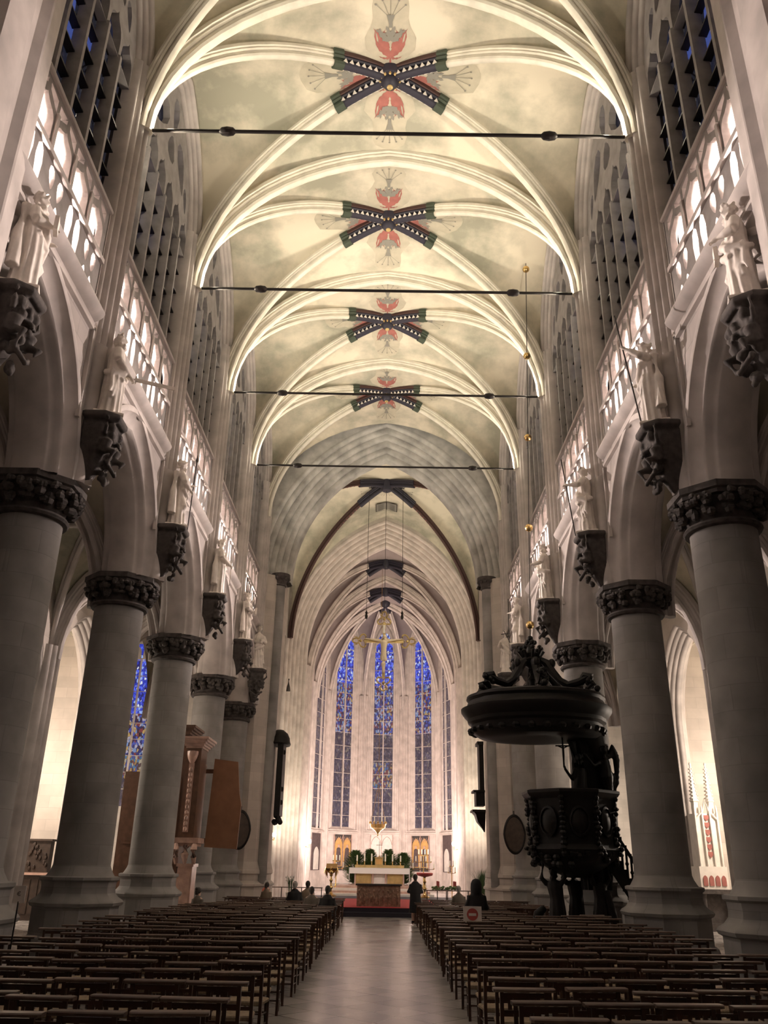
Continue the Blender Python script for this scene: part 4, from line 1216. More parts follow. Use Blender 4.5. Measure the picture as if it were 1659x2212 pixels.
# =================================================================== PEOPLE
def skin_body(joints, edges, radii, name, mat, parent=None, loc=(0, 0, 0), rz=0):
    me = bpy.data.meshes.new(name); me.from_pydata([tuple(j) for j in joints], edges, [])
    o = bpy.data.objects.new(name, me); COL.objects.link(o); me.materials.append(M[mat])
    sk = o.modifiers.new('skin', 'SKIN'); sk.use_smooth_shade = True
    bm = bmesh.new(); bm.from_mesh(me); ly = bm.verts.layers.skin.verify(); bm.verts.ensure_lookup_table()
    for k, v in enumerate(bm.verts):
        r = radii[k]; v[ly].radius = (r, r) if not isinstance(r, tuple) else r
        v[ly].use_root = (k == 0)
    bm.to_mesh(me); bm.free()
    ss = o.modifiers.new('sub', 'SUBSURF'); ss.levels = 1; ss.render_levels = 2
    o.location = loc; o.rotation_euler = (0, 0, rz)
    if parent: o.parent = parent
    return o
def person(lab, loc, rz, seated, coat, hairm, hood=False, scale=1.0, headturn=0.0, hands_up=False, bun=False, bag=False):
    """a whole figure facing +Y; one continuous body, coat, hair and trousers as its children"""
    if seated:
        pel, knee, ank, dz = (0, 0, .55), (.11, .44, .52), (.11, .42, .10), -.42
    else:
        pel, knee, ank, dz = (0, 0, .95), (.09, .02, .52), (.09, -.02, .10), 0
    J = [pel, (0, .0, 1.15 + dz), (0, .0, 1.38 + dz), (0, .01, 1.50 + dz), (0, .02, 1.58 + dz), (0, .03, 1.66 + dz)]
    R = [(.15, .11), (.13, .10), (.15, .10), (.06, .055), (.075, .085), (.075, .09)]
    E = [(0, 1), (1, 2), (2, 3), (3, 4), (4, 5)]
    for s in (-1, 1):
        b = len(J)
        J += [(s * .16, 0, 1.39 + dz), (s * .23, -.01, 1.14 + dz), (s * (.12 if hands_up else .16), .24, (1.22 if hands_up else 1.0) + dz), (s * .10, .31, (1.26 if hands_up else .99) + dz)]
        R += [.06, .042, .03, (.038, .018)]
        E += [(2, b), (b, b + 1), (b + 1, b + 2), (b + 2, b + 3)]
        for k in range(4):                      # four fingers and a thumb
            f = len(J); q = Vector(J[b + 3])
            J += [tuple(q + Vector((s * (.028 - .018 * k), .05, 0))), tuple(q + Vector((s * (.028 - .018 * k), .07 + (.008 if k in (1, 2) else 0), -.03)))]
            R += [.009, .007]; E += [(b + 3, f), (f, f + 1)]
        f = len(J); J += [tuple(Vector(J[b + 2]) + Vector((-s * .045, .05, .015)))]; R += [.010]; E += [(b + 3, f)]
        h = len(J)
        J += [(s * knee[0], knee[1], knee[2]), (s * ank[0], ank[1], ank[2]), (s * ank[0], ank[1] + .14, .04)]
        R += [.075, .045, .04]; E += [(0, h), (h, h + 1), (h + 1, h + 2)]
    body = skin_body(J, E, R, 'person', 'skin', None, loc, rz)
    body.scale = (scale,) * 3
    tag(body, lab, 'person')
    c = MB(); top = 1.46 + dz
    hem = (pel[2] - .06) if seated else .42
    robe(c, [(hem, .235, .19, 0, 0, .5), ((hem + .1), .23, .18, 0, 0, .4), (1.05 + dz, .20, .155, 0, 0, .2), (1.25 + dz, .215, .15, 0, 0, .1), (1.38 + dz, .215, .13, 0, 0, .05), (top, .13, .10, 0, .0, 0), (top + .05, .085, .085, 0, .01, 0)], 9, .05, 3)
    for s in (-1, 1):
        sh = (s * .17, 0, 1.39 + dz); el = (s * .26, -.02, 1.13 + dz); ha = (s * (.13 if hands_up else .17), .22, (1.21 if hands_up else 1.0) + dz)
        c.tube([sh, el, ha], [.085, .075, .055], 10)
        if seated:
            c.tube([(s * .09, .02, .55), (s * .11, .42, .54)], [.115, .09], 10)
    if hood:
        c.lathe([(.13, 1.44 + dz), (.145, 1.55 + dz), (.135, 1.68 + dz), (.09, 1.76 + dz), (.0, 1.79 + dz)], (0, -.01, 0), 16)
    remesh(c.build('coat', coat, body), .025, 1)
    tb = MB()
    for s in (-1, 1):
        if seated: tb.tube([(s * .11, .44, .53), (s * .11, .42, .10)], [.075, .06], 8)
        else: tb.tube([(s * .09, 0, .9), (s * .09, .02, .5), (s * .09, -.02, .08)], [.11, .085, .065], 8)
    tb.build('trousers', 'coatblack', body)
    if not hood:
        h = MB()
        h.ball((0, .0, 1.655 + dz), (.092, .10, .115), 14, 10)
        if bun: h.ball((0, -.09, 1.72 + dz), (.05, .05, .05), 10, 8)
        h.tube([(0, -.05, 1.66 + dz), (0, -.07, 1.53 + dz)], [.07, .05], 10)
        h.build('hair', hairm, body)
    if bag:
        g = MB(); g.loft([[(.26 + .14 * k * math.cos(a), .02 + .09 * k * math.sin(a), z) for a in [i * PI / 6 for i in range(12)]] for k, z in [(.8, .05), (1.1, .1), (1.15, .3), (.8, .5), (.3, .62)]])
        g.tube([(.26, .02, .6), (.24, .1, .85), (.17, .2, .98)], .012, 6)
        bo = g.build('carrier_bag', 'bag'); bo.location = loc; bo.rotation_euler = (0, 0, rz)
        tag(bo, 'white carrier bag hanging from the hand of the woman standing by the aisle', 'bag')
    return body
# =================================================================== CHAIRS
cw_, cr_ = M['chairwood'], M['railwood']
def chair_parts():
    P = []
    post = MB(); post.loft([[(x, y + dy, z) for x, y in ((-.019, -.017), (.019, -.017), (.019, .017), (-.019, .017))] for z, dy in ((0, -.03), (.42, 0), (.90, -.035))])
    P += [('back_post', post.mesh('back_post', cw_), (-.225, 0, 0)), ('back_post', None, (.225, 0, 0))]
    leg = MB(); leg.lathe([(.013, 0), (.019, .1), (.016, .2), (.021, .34), (.018, .43)], n=8)
    P += [('leg', leg.mesh('leg', cw_), (-.21, .37, 0)), ('leg', None, (.21, .37, 0))]
    rail = MB()
    rail.loft([[(x, y * k, z) for x, y in ((-.315, -.055), (-.29, -.075), (.29, -.075), (.315, -.055), (.315, .045), (.29, .06), (-.29, .06), (-.315, .045))] for k, z in ((.85, .90), (1, .907), (1, .925), (.85, .935))])
    P += [('top_rail', rail.mesh('top_rail', cr_), (0, -.04, 0))]
    bk = MB()
    for z, h in ((.86, .05), (.70, .035), (.54, .04)):
        y = -.03 * (z - .42) / .48
        bk.box(-.215, .215, y - .009, y + .009, z - h / 2, z + h / 2)
    for x in (-.085, .085):
        bk.box(x - .022, x + .022, -.022, -.008, .54, .86)
    P += [('back_lattice', bk.mesh('back_lattice', cw_, smooth=False), (0, 0, 0))]
    seat = MB()
    seat.loft([[(x * k, .19 + y * k, z) for x, y in ((-.235, -.19), (.235, -.19), (.245, .20), (-.245, .20))] for k, z in ((.92, .405), (1, .42), (1, .445), (.93, .46), (.4, .452))])
    P += [('rush_seat', seat.mesh('rush_seat', M['rush']), (0, 0, 0))]
    st = MB()
    for z in (.14, .26):
        st.tube([(-.21, .37, z), (.21, .37, z)], .010, 6)
        for x in (-.215, .215): st.tube([(x, .0, z + .03), (x, .37, z + .03)], .010, 6)
    st.tube([(-.22, 0, .2), (.22, 0, .2)], .010, 6)
    P += [('stretchers', st.mesh('stretchers', cw_), (0, 0, 0))]
    out = []; last = None
    for nme, me, loc in P:
        if me is None: me = last
        last = me; out.append((nme, me, loc))
    return out
CHP = chair_parts()
def make_chair():
    t = thing('church_chair', '', 'chair')
    for nme, me, loc in CHP:
        o = bpy.data.objects.new(nme, me); COL.objects.link(o); o.location = loc; o.parent = t
    return t
rnd = random.Random(21)
spots = []
y = 6.75; row = 0
while y < 36.4:
    for s in (-1, 1):
        for j in range(7):
            x = s * (1.58 + .665 * j) + .04
            xx, yy = x + rnd.uniform(-.04, .04), y + rnd.uniform(-.10, .10)
            if abs(xx) / (yy + .3) > .50: continue
            bad = False
            for k in YK:
                for cxx in (-7.0, 6.8):
                    if (xx - cxx) ** 2 + (yy + .2 - k) ** 2 < 1.5 ** 2: bad = True
            if s > 0 and xx > 3.75 and yy > 24.0 and yy < 28.6: bad = True
            if s < 0 and xx < -5.2 and yy > 29.4 and yy < 33: bad = True
            if bad: continue
            spots.append((yy, xx, s, row, j))
    y += .96; row += 1
far = []; protos = [make_chair(), make_chair()]
for ch in protos[1].children:
    if ch.name.startswith('top_rail'):
        ch.data = ch.data.copy(); ch.data.materials[0] = M['raildark']
for k, (yy, xx, s, row, j) in enumerate(sorted(spots)):
    if k < 300:
        if k == 0: c = protos[0]
        elif k == 1: c = protos[1]
        else: c = dup(protos[0 if rnd.random() < .35 else 1])
        c.location = (xx, yy, 0); c.rotation_euler = (0, 0, rnd.uniform(-.10, .10)); c.scale = (1, 1, (.93 if yy < 24 else .86) + rnd.uniform(-.015, .015))
        c['label'] = 'wooden church chair %s of the aisle, %s row back, %s seat from the aisle' % (SIDE[s], ORDW[row], ORDW[j])
        c['group'] = 'rush seated chairs %s of the aisle' % SIDE[s]
    else: far.append((xx, yy))
fm = MB()
src = [([tuple(v.co) for v in me.vertices], [tuple(p.vertices) for p in me.polygons], loc) for _, me, loc in CHP]
for xx, yy in far:
    for vs, fs, loc in src:
        fm.add([(v[0] + loc[0] + xx, v[1] + loc[1] + yy, (v[2] + loc[2]) * .80) for v in vs], fs)
fo = bpy.data.objects.new('far_church_chairs', bpy.data.meshes.new('far_church_chairs'))
fo.data.from_pydata(fm.v, [], fm.f); fo.data.materials.append(cw_); COL.objects.link(fo)
tag(fo, 'distant rows of brown church chairs near the sanctuary step', 'chairs'); fo['kind'] = 'stuff'

# people
person('woman in a long dark coat standing with her back turned beside the aisle', (1.36, 33.0, 0), .1, False, 'coatblack', 'hair', scale=.95, hands_up=True, bag=True)
person('seated person in a dark coat at the left aisle end, nearest the aisle', (-1.55, 28.6, 0), -.2, True, 'coatblack', 'hair')
person('seated dark haired person in a grey coat left of the aisle, second from the aisle', (-2.15, 29.9, 0), 0, True, 'coatgrey', 'hair', scale=.95)
person('seated grey haired person in a black coat left of the aisle', (-3.0, 33.0, 0), .1, True, 'coatblack', 'ghair', scale=1.02)
person('seated person in a tan coat beside the grey haired one', (-2.62, 34.0, 0), -.1, True, 'coattan', 'hair', scale=1.02)
person('seated person in a tan coat far left before the crossing pier', (-4.3, 35.2, 0), -.5, True, 'coattan', 'hair', scale=.95)
person('seated person with dark bun beside the round columns at far left', (-5.55, 28.3, 0), -.6, True, 'coatgrey', 'hair', scale=.92, bun=True)
person('seated person in a grey brown coat right of the aisle', (2.95, 33.2, 0), 0, True, 'coatgrey', 'ghair', scale=.97)
person('large figure in a black hooded coat behind the no entry sign', (2.95, 27.1, 0), .2, True, 'coatblack', 'hair', hood=True, scale=1.2)
person('distant seated person in a red coat beside the left pier', (-4.75, 38.6, 0), -.8, True, 'coatred', 'ghair', scale=.95)

# =================================================================== SIGNS
t = thing('no_entry_sign', 'white board with red no entry disc on a thin post among the chairs', 'sign', (2.18, 20.65, 0))
MB().lathe([(.14, 0), (.14, .012), (.02, .03), (.014, .04), (.014, .84)], n=16).build('post', 'iron', t)
MB().box(-.205, .205, -.012, .012, .82, 1.15).build('board', 'paper', t, smooth=False)
d = MB(); d.lathe([(.125, 0), (.125, .006), (0, .006)], n=32).mapped(lambda p: (p.x, -.0125 - p.z, .985 + p.y)); d.build('red_disc', 'redpaint', t)
MB().box(-.085, .085, -.0215, -.0185, .955, 1.01).build('white_bar', 'paper', t, smooth=False)
t = thing('notice_stand', 'white notice sheet on a thin stand before the nearest left column', 'sign', (-5.42, 14.0, 0))
MB().lathe([(.15, 0), (.15, .012), (.02, .03), (.012, .04), (.012, 1.38)], n=16).build('post', 'iron', t)
MB().box(-.09, .09, -.008, .008, 1.36, 1.60).build('sheet', 'paper', t, smooth=False)
e = MB()
e.tube([(.025 * math.cos(a), -.011, 1.49 + .028 * math.sin(a)) for a in [math.radians(q) for q in range(45, 330, 25)]], .004, 5)
e.bar((-.035, -.011, 1.497), (.005, -.011, 1.497), .005); e.bar((-.035, -.011, 1.484), (.005, -.011, 1.484), .005)
e.build('euro_mark', 'iron', t)

# =================================================================== PULPIT
PX, PY = 4.82, 26.0
pu = thing('pulpit', 'huge black carved wooden pulpit with canopy, right of the aisle', 'pulpit', (PX, PY, 0))
def poly_ring(r, z, brk=.0, n=48, ex=1.0, ey=.86):
    out = []
    for k in range(n):
        a = 2 * PI * k / n
        q = 1 + brk * (1 if math.cos(4 * (a - PI / 4)) > .55 else 0)
        out.append((r * q * ex * math.cos(a), r * q * ey * math.sin(a), z))
    return out
can = MB()
can.loft([poly_ring(r, z, b) for r, z, b in [(.3, 5.68, 0), (1.2, 5.56, 0), (1.75, 5.60, 0), (1.98, 5.74, .02), (2.0, 5.95, .03), (2.1, 6.02, .03), (2.12, 6.12, .03), (2.2, 6.2, .03), (2.3, 6.34, .03), (2.31, 6.44, .03), (2.2, 6.48, .03), (2.12, 6.56, .03),
                                           (2.08, 6.66, .03), (2.14, 6.74, .03), (2.12, 6.82, .03), (1.95, 6.88, .02), (1.8, 6.9, 0), (.4, 6.96, 0)]])
can.build('canopy', 'blackoak', pu, angle=30)
fr = MB()
for k in range(28):
    a = 2 * PI * k / 28
    fr.ball((2.0 * math.cos(a), 1.72 * math.sin(a), 5.78), (.13, .13, .10), 6, 4)
fr.build('canopy_fringe', 'blackoak', pu)
vo = MB()
for k in range(6):
    a = PI / 6 + k * PI / 3
    cs, sn = math.cos(a), math.sin(a) * .86
    pr = [(1.72, 7.0), (1.9, 7.14), (1.84, 7.34), (1.62, 7.40), (1.5, 7.26), (1.58, 7.12)]
    vo.tube([(r * cs, r * sn, z) for r, z in pr], [.07, .11, .13, .12, .08, .05], 8)
    pr = [(1.8, 7.36), (1.45, 7.22), (1.1, 7.16), (.85, 7.3), (.62, 7.58), (.45, 7.86), (.28, 7.98), (.16, 7.86)]
    vo.tube([(r * cs, r * sn, z) for r, z in pr], [.13, .12, .11, .11, .13, .15, .12, .05], 8)
    for q in range(6):
        vo.ball(((1.75 + .1 * math.sin(q * 2)) * cs - .12 * math.sin(q) * sn, (1.75 + .1 * math.sin(q * 2)) * sn + .12 * math.cos(q), 7.02 + .07 * q), .09, 6, 4)
    vo.ball((.62 * cs, .62 * sn, 7.86), (.12, .12, .15), 8, 6)
    vo.ball((2.02 * cs, 2.02 * sn, 6.98), (.10, .10, .10), 8, 6)
vo.build('scroll_ribs', 'blackoak', pu)
cr = MB()
cr.lathe([(.10, 7.75), (.30, 7.9), (.34, 8.0), (.22, 8.08), (.26, 8.2), (.14, 8.3), (.12, 8.42), (.02, 8.5)], (-.05, 0, 0), 16)
for k in range(8):
    a = k * PI / 4
    cr.tube([(-.05 + .22 * math.cos(a), .22 * math.sin(a), 8.05), (-.05 + .38 * math.cos(a), .38 * math.sin(a), 8.28), (-.05 + .30 * math.cos(a), .3 * math.sin(a), 8.42)], [.05, .07, .04], 6)
    cr.ball((-.05 + .33 * math.cos(a), .33 * math.sin(a), 8.38), .075, 6, 4)
for k in range(5):
    a = k * PI * 2 / 5
    cr.ball((-.05 + .13 * math.cos(a), .13 * math.sin(a), 8.58), .08, 6, 4)
cr.ball((-.05, 0, 8.72), .09, 8, 6)
cr.build('crown_finial', 'blackoak', pu)
MB().lathe([(.0, 7.08), (.12, 7.1), (.10, 7.3), (.15, 7.4), (.07, 7.52), (.09, 7.6), (.02, 7.7), (.015, 7.9)], (-.06, 0, 0), 12).build('tassel', 'blackoak', pu)
# back board with drapery
bb = MB()
robe(bb, [(1.4, .42, .30, 1.55, .35, 1), (2.4, .50, .30, 1.6, .35, 1), (3.6, .52, .28, 1.65, .35, 1), (4.4, .46, .26, 1.6, .35, 1.1), (5.0, .42, .26, 1.55, .35, .9), (5.65, .5, .3, 1.5, .3, .6)], 15, .06, 4)
bb.tube([(1.75, .3, 5.7), (1.95, .3, 5.0), (2.0, .3, 4.0), (2.0, .3, 2.6)], [.45, .30, .34, .30], 12)
bb.tube([(1.1, .2, 5.6), (1.15, .1, 4.9), (1.05, .15, 4.1)], [.16, .12, .10], 8)
bb.build('back_board', 'blackoak', pu)
ang = MB()       # angel with wings at the right of the board
ang.tube([(2.0, .1, 3.1), (2.05, .05, 3.8), (2.0, 0, 4.5), (1.98, 0, 5.0)], [.20, .19, .22, .16], 12)
head(ang, (1.98, -.05, 5.28), (-1, -.5, 0), False, True, 1.1)
ang.tube([(1.9, 0, 4.95), (1.6, -.2, 4.8), (1.4, -.3, 5.05)], [.08, .07, .04], 8); hand(ang, (1.4, -.3, 5.05), (-.5, 0, 1))
for q in range(5):
    ang.tube([(2.1, .1, 5.05), (2.28 + .03 * q, .12, 5.42 - .07 * q), (2.42 - .02 * q, .12, 5.0 - .16 * q), (2.44 - .05 * q, .12, 4.72 - .16 * q)], [.05, .10, .09, .02], 6)
ang.tube([(2.1, .1, 4.8), (2.22, .1, 4.5), (2.30, .1, 4.0)], [.06, .09, .02], 6)
remesh(ang.build('carved_angel', 'blackoak', pu), .03, 1)
fg = MB()        # figure with the crucifix over the tub
fg.tube([(1.15, .0, 3.8), (1.2, 0, 4.3), (1.25, 0, 4.75)], [.26, .22, .18], 12)
head(fg, (1.22, -.05, 5.05), (-1, 0, 0), False, True, 1.0)
fg.tube([(1.12, 0, 4.72), (.95, -.05, 4.45), (.76, -.1, 4.72)], [.085, .075, .045], 8); hand(fg, (.78, -.1, 4.70), (-.3, 0, 1))
remesh(fg.build('carved_preacher', 'blackoak', pu), .028, 1)
x0 = .74
cs_ = MB(); cs_.bar((x0, -.1, 4.75), (x0, -.1, 5.62), .045); cs_.bar((x0 - .22, -.1, 5.38), (x0 + .26, -.1, 5.38), .04)
cs_.tube([(x0 - .16, -.13, 5.38), (x0, -.13, 5.30), (x0 + .16, -.13, 5.38)], .02, 6); cs_.tube([(x0, -.13, 5.36), (x0, -.13, 5.1), (x0, -.13, 4.9)], [.035, .035, .02], 6)
cs_.build('hand_crucifix', 'blackoak', pu)
# tub
tb = MB(); tx = .88
def oct2(r, z, n=8, rot=PI / 8): return [(tx + r * math.cos(rot + 2 * PI * k / n), .92 * r * math.sin(rot + 2 * PI * k / n), z) for k in range(n)]
tb.loft([oct2(r, z) for r, z in [(.25, 1.72), (.62, 1.86), (.95, 2.05), (1.15, 2.2), (1.30, 2.38), (1.36, 2.46), (1.28, 2.54), (1.22, 2.6), (1.20, 3.0), (1.24, 3.5), (1.30, 3.82), (1.40, 3.9), (1.46, 3.98), (1.46, 4.05), (1.36, 4.08), (1.25, 4.0), (1.2, 2.7)]])
tb.build('tub', 'blackoak', pu, angle=25)
rnd = random.Random(5)
cv2 = MB()
for k in range(8):
    a2 = PI / 4 + k * PI / 4
    c0 = Vector((tx + 1.13 * math.cos(a2), .92 * 1.13 * math.sin(a2), 3.2)); nn = Vector((math.cos(a2), .92 * math.sin(a2), 0)).normalized(); tt = Vector((-nn.y, nn.x, 0))
    cv2.loft([[tuple(c0 + tt * (.30 * kk * math.cos(b)) + Vector((0, 0, .42 * kk * math.sin(b))) + nn * dd) for b in [i * PI / 8 for i in range(16)]] for kk, dd in [(1, 0), (1, .06), (.85, .08), (.8, .03), (.4, .1)]])
    for q in range(6):
        cv2.ball(c0 + tt * rnd.uniform(-.3, .3) + Vector((0, 0, rnd.uniform(-1.15, -.75))), (.12, .12, .10), 6, 4)
cv2.build('carved_medallions', 'blackoak', pu)
rnd = random.Random(5)
for k in range(8):
    a = PI / 8 + k * PI / 4; cvm = MB()
    for q in range(12):
        z = 2.35 + q * .135; r1 = 1.26 + .05 * math.sin(q * 1.7) + (.06 if q in (0, 1, 10, 11) else 0)
        cvm.ball((tx + r1 * math.cos(a), .92 * r1 * math.sin(a), z), (rnd.uniform(.07, .13), rnd.uniform(.07, .13), rnd.uniform(.06, .1)), 6, 4)
    cvm.build('carved_garland', 'blackoak', pu)
# figures carrying the tub, standing on a rock
for (fx, fy, sd, nm, turn) in ((.30, -.15, 31, 'supporting_figure', -.4), (1.45, -.1, 32, 'supporting_figure', .5), (.95, .55, 33, 'supporting_figure', 0)):
    mb = MB()
    robe(mb, [(.35, .24, .2, 0, 0, 1), (.8, .22, .19, .02, 0, 1), (1.2, .19, .16, .04, 0, .6), (1.45, .22, .16, .02, 0, .4), (1.6, .2, .13, 0, 0, .2), (1.66, .09, .09, 0, 0, 0)], 9, .09, sd)
    head(mb, (0, -.02, 1.84), (-.5, -1, 0), True, True, 1.0, random.Random(sd))
    for s2 in (-1, 1):
        mb.tube([(s2 * .2, 0, 1.55), (s2 * .34, -.05, 1.72), (s2 * .26, -.08, 2.02)], [.085, .07, .045], 8); hand(mb, (s2 * .26, -.08, 1.98), (0, 0, 1))
    o = remesh(mb.build(nm, 'blackoak', pu), .028, 1); o.location = (fx, fy, 0); o.rotation_euler = (0, turn * .12, turn)
rk = MB(); rnd = random.Random(9)
for k in range(46):
    a = rnd.uniform(0, 2 * PI); q = rnd.uniform(0, 1) ** .5
    rk.ball((.82 + 1.05 * q * math.cos(a), .85 * q * math.sin(a), rnd.uniform(0, .55) * (1.15 - q) + .12), (rnd.uniform(.15, .3), rnd.uniform(.15, .3), rnd.uniform(.12, .26)), 7, 5)
rk.tube([(-.35, -.3, .3), (-.3, -.35, .8), (-.1, -.3, .95)], [.16, .14, .10], 8)
rk.tube([(1.75, -.2, .1), (1.85, -.2, .6), (1.7, -.1, 1.4)], [.16, .13, .12], 8)
rk.box(-.2, 1.75, -.75, .8, 0, .16)
remesh(rk.build('rock_base', 'blackoak', pu), .045, 1)
# stair winding up behind
sr = MB(); hr = MB()
n = 11
for k in range(n):
    f = k / (n - 1)
    x = 2.05 + 1.2 * f; yy = .55 - .2 * f; z = 2.3 * (1 - f)
    sr.box(x - .08, x + .1, yy - .45, yy + .45, z - .02, z + .06)
    sr.box(x - .08, x + .1, yy - .47, yy - .42, max(0, z - .32), z + .12)
    hr.tube([(x, yy - .45, z + .1), (x, yy - .45, z + 1.0)], [.035, .035], 6); hr.ball((x, yy - .45, z + .5), .06, 6, 4)
hr.bar((1.9, .1, 3.35), (3.3, -.1, .98), .12, .09)
sr.bar((1.9, .1, 2.25), (3.3, -.1, .0), .08, .32)
sr.build('stair', 'blackoak', pu, smooth=False); hr.build('balustrade', 'blackoak', pu)

# cable with brass balls holding the canopy
t = thing('suspension_cable', 'thin cable threaded with balls, hanging from the vault to the pulpit canopy', 'cable', (PX - .05, PY, 8.79))
cb0, cb1 = Vector((0, 0, 0)), Vector((.62, 0, 14.9))
MB().tube([cb0, cb1], .014, 6).build('cable', 'iron', t)
for z in (9.16, 12.54, 15.99, 19.41, 23.4):
    f = (z - 8.79) / 14.9
    MB().ball(cb0.lerp(cb1, f), .135, 14, 10).build('ball', 'brass', t)
# =================================================================== FURNISHINGS ON THE LEFT
oc = thing('organ_case', 'tall brown wooden case with moulded cornices between the left columns', 'organ case', (-6.9, 31.0, 0))
c = MB()
c.box(-2.2, -.42, .0, 1.1, 0, 4.9); c.box(-.42, -.02, .0, 1.1, 0, 6.2)
c.build('side_case', 'oak', oc, smooth=False)
def cornice(mb, x0, x1, y0, y1, z, k=1.0):
    for dz, g in ((0, .04), (.07, .10), (.15, .16), (.22, .24), (.30, .30)):
        mb.box(x0 - g * k, x1 + g * k, y0 - g * k, y1 + g * k, z + dz, z + dz + .08)
    return mb
cornice(MB(), -.42, -.1, .0, 1.1, 6.15).build('cornice', 'oak', oc, smooth=False)
t = MB(); t.box(-.02, .50, -.25, .8, 2.7, 5.75); t.build('front_case', 'oak', oc, smooth=False)
cornice(MB(), -.02, .50, -.25, .8, 5.72, .9).build('cornice', 'marble', oc, smooth=False)
pl = MB(); pl.box(.12, .30, -.32, -.24, 2.9, 5.2)
for k in range(12): pl.ball((.21, -.34, 3.0 + .18 * k), (.07, .05, .08), 6, 4)
pl.lathe([(.08, 5.2), (.16, 5.35), (.2, 5.5), (.2, 5.6)], (.21, -.3, 0), 10)
pl.build('carved_pilaster', 'marble', oc)
pn = MB()
for z0, z1 in ((.4, 2.2), (2.5, 4.7)):
    for xa in (-2.0, -1.0):
        pn.box(xa, xa + .85, -.03, 0, z0, z1); pn.box(xa + .08, xa + .77, -.045, -.03, z0 + .1, z1 - .1)
pn.build('raised_panels', 'oak', oc, smooth=False)
cn = MB()
cn.box(-.12, .72, -.42, .6, 2.55, 2.72); cn.box(-.05, .65, -.36, .5, 2.45, 2.56)
for x in (-.02, .6):
    cn.tube([(x, -.34, 2.5), (x, -.46, 2.34), (x, -.36, 2.12), (x, -.2, 1.9)], [.09, .12, .10, .06], 8)
cn.tube([(.3, -.3, 2.45), (.3, -.42, 2.2), (.3, -.26, 1.85)], [.12, .14, .04], 8)
cn.build('scroll_bracket', 'marble', oc)
pd = MB(); pd.box(.08, .58, -.28, .45, .32, 1.88); pd.box(.04, .62, -.32, .5, 1.8, 1.9); pd.box(.14, .52, -.30, -.27, .5, 1.65)
pd.box(.0, .66, -.34, .55, 0, .34)
pd.build('pedestal', 'marble', oc, smooth=False)
sp = MB(); sp.add([(.62, 1.2, 2.45), (1.80, 1.2, 2.40), (1.84, 1.2, 3.9), (1.74, 1.2, 4.3), (1.60, 1.2, 5.42), (.72, 1.2, 5.52)], [(0, 1, 2, 3, 4, 5)])
sp.add([(.62, 1.28, 2.45), (1.80, 1.28, 2.40), (1.84, 1.28, 3.9), (1.74, 1.28, 4.3), (1.60, 1.28, 5.42), (.72, 1.28, 5.52)], [(5, 4, 3, 2, 1, 0)])
for k in range(6):
    a, b = k, (k + 1) % 6
    sp.add([sp.v[a], sp.v[b], sp.v[6 + b], sp.v[6 + a]], [(3, 2, 1, 0)])
sp.build('wooden_wing_panel', 'orangewood', oc, smooth=False)
br = MB(); br.box(.4, 1.1, 1.28, 1.36, 2.6, 2.75); br.box(.4, 1.1, 1.28, 1.36, 5.0, 5.15); br.box(.30, .42, .75, 1.36, 2.55, 5.3)
br.build('wing_bracket', 'oak', oc, smooth=False)

# hatchments and memorials on the crossing piers
for s, x in ((-1, -6.22), (1, 6.02)):
    h = thing('oval_plaque', 'dark oval funeral plaque on the %s crossing pier' % SIDE[s], 'plaque', (x, 39.5, 3.3))
    def ov(k, y): return [(.50 * k * math.cos(a) * (1 - .1 * abs(math.sin(a))), y, .84 * k * math.sin(a)) for a in [i * PI / 16 for i in range(32)]]
    MB().loft([ov(1, .08), ov(1, -.0), ov(.9, -.05), ov(.84, -.02)]).build('frame', 'blackoak', h)
    MB().loft([ov(.85, .0), ov(.85, -.025), ov(.3, -.05)]).build('painted_field', 'coffer', h)
    MB().tube([(0, 0, .8), (0, .02, .98)], .03, 6).build('hook', 'iron', h)
    m_ = MB()
    if s < 0:
        me_ = thing('memorial_frame', 'tall black framed memorial with domed hood on the left crossing pier', 'memorial', (s * 4.98, 41.9, 0))
        m_.box(.0, .28, -.6, .6, 4.0, 7.3); m_.build('black_panel', 'blackoak', me_, smooth=False)
        hd = MB(); hd.lathe([(.85, 7.25), (.9, 7.32), (.84, 7.42), (.8, 7.6), (.62, 7.82), (.3, 7.98), (0, 8.02)], (0, 0, 0), 20, ex=.62, ey=.9); hd.build('domed_hood', 'blackoak', me_)
        cb = MB()
        for k in range(14): cb.ball((.12 + .1 * math.sin(k * 2.2), -.5 + k * .075, 3.85 + .14 * math.cos(k * 1.9)), (.13, .12, .13), 6, 4)
        for z in (4.6, 5.2, 6.9): cb.ball((.3, -.3, z), (.08, .1, .12), 6, 4)
        cb.build('carved_foot', 'blackoak', me_)
    else:
        me_ = thing('memorial_frame', 'black memorial with ledge and pendant bracket on the right crossing pier', 'memorial', (s * 4.98, 41.9, 0))
        m_.box(-.22, .0, -.4, .4, 5.3, 7.4); m_.box(-.30, 0, -.5, .5, 7.4, 7.55); m_.build('upper_panel', 'blackoak', me_, smooth=False)
        m2 = MB(); m2.box(-.42, 0, -.45, .45, 4.6, 5.2); m2.box(-.55, 0, -.55, .55, 5.2, 5.3); m2.box(-.62, 0, -.6, .6, 4.32, 4.42)
        m2.loft([[(-a, -b, z), (0, -b, z), (0, b, z), (-a, b, z)] for a, b, z in ((.62, .6, 4.4), (.45, .5, 4.2), (.36, .35, 3.9), (.12, .15, 3.6), (.04, .05, 3.45))])
        m2.build('bracket', 'blackoak', me_, smooth=False)

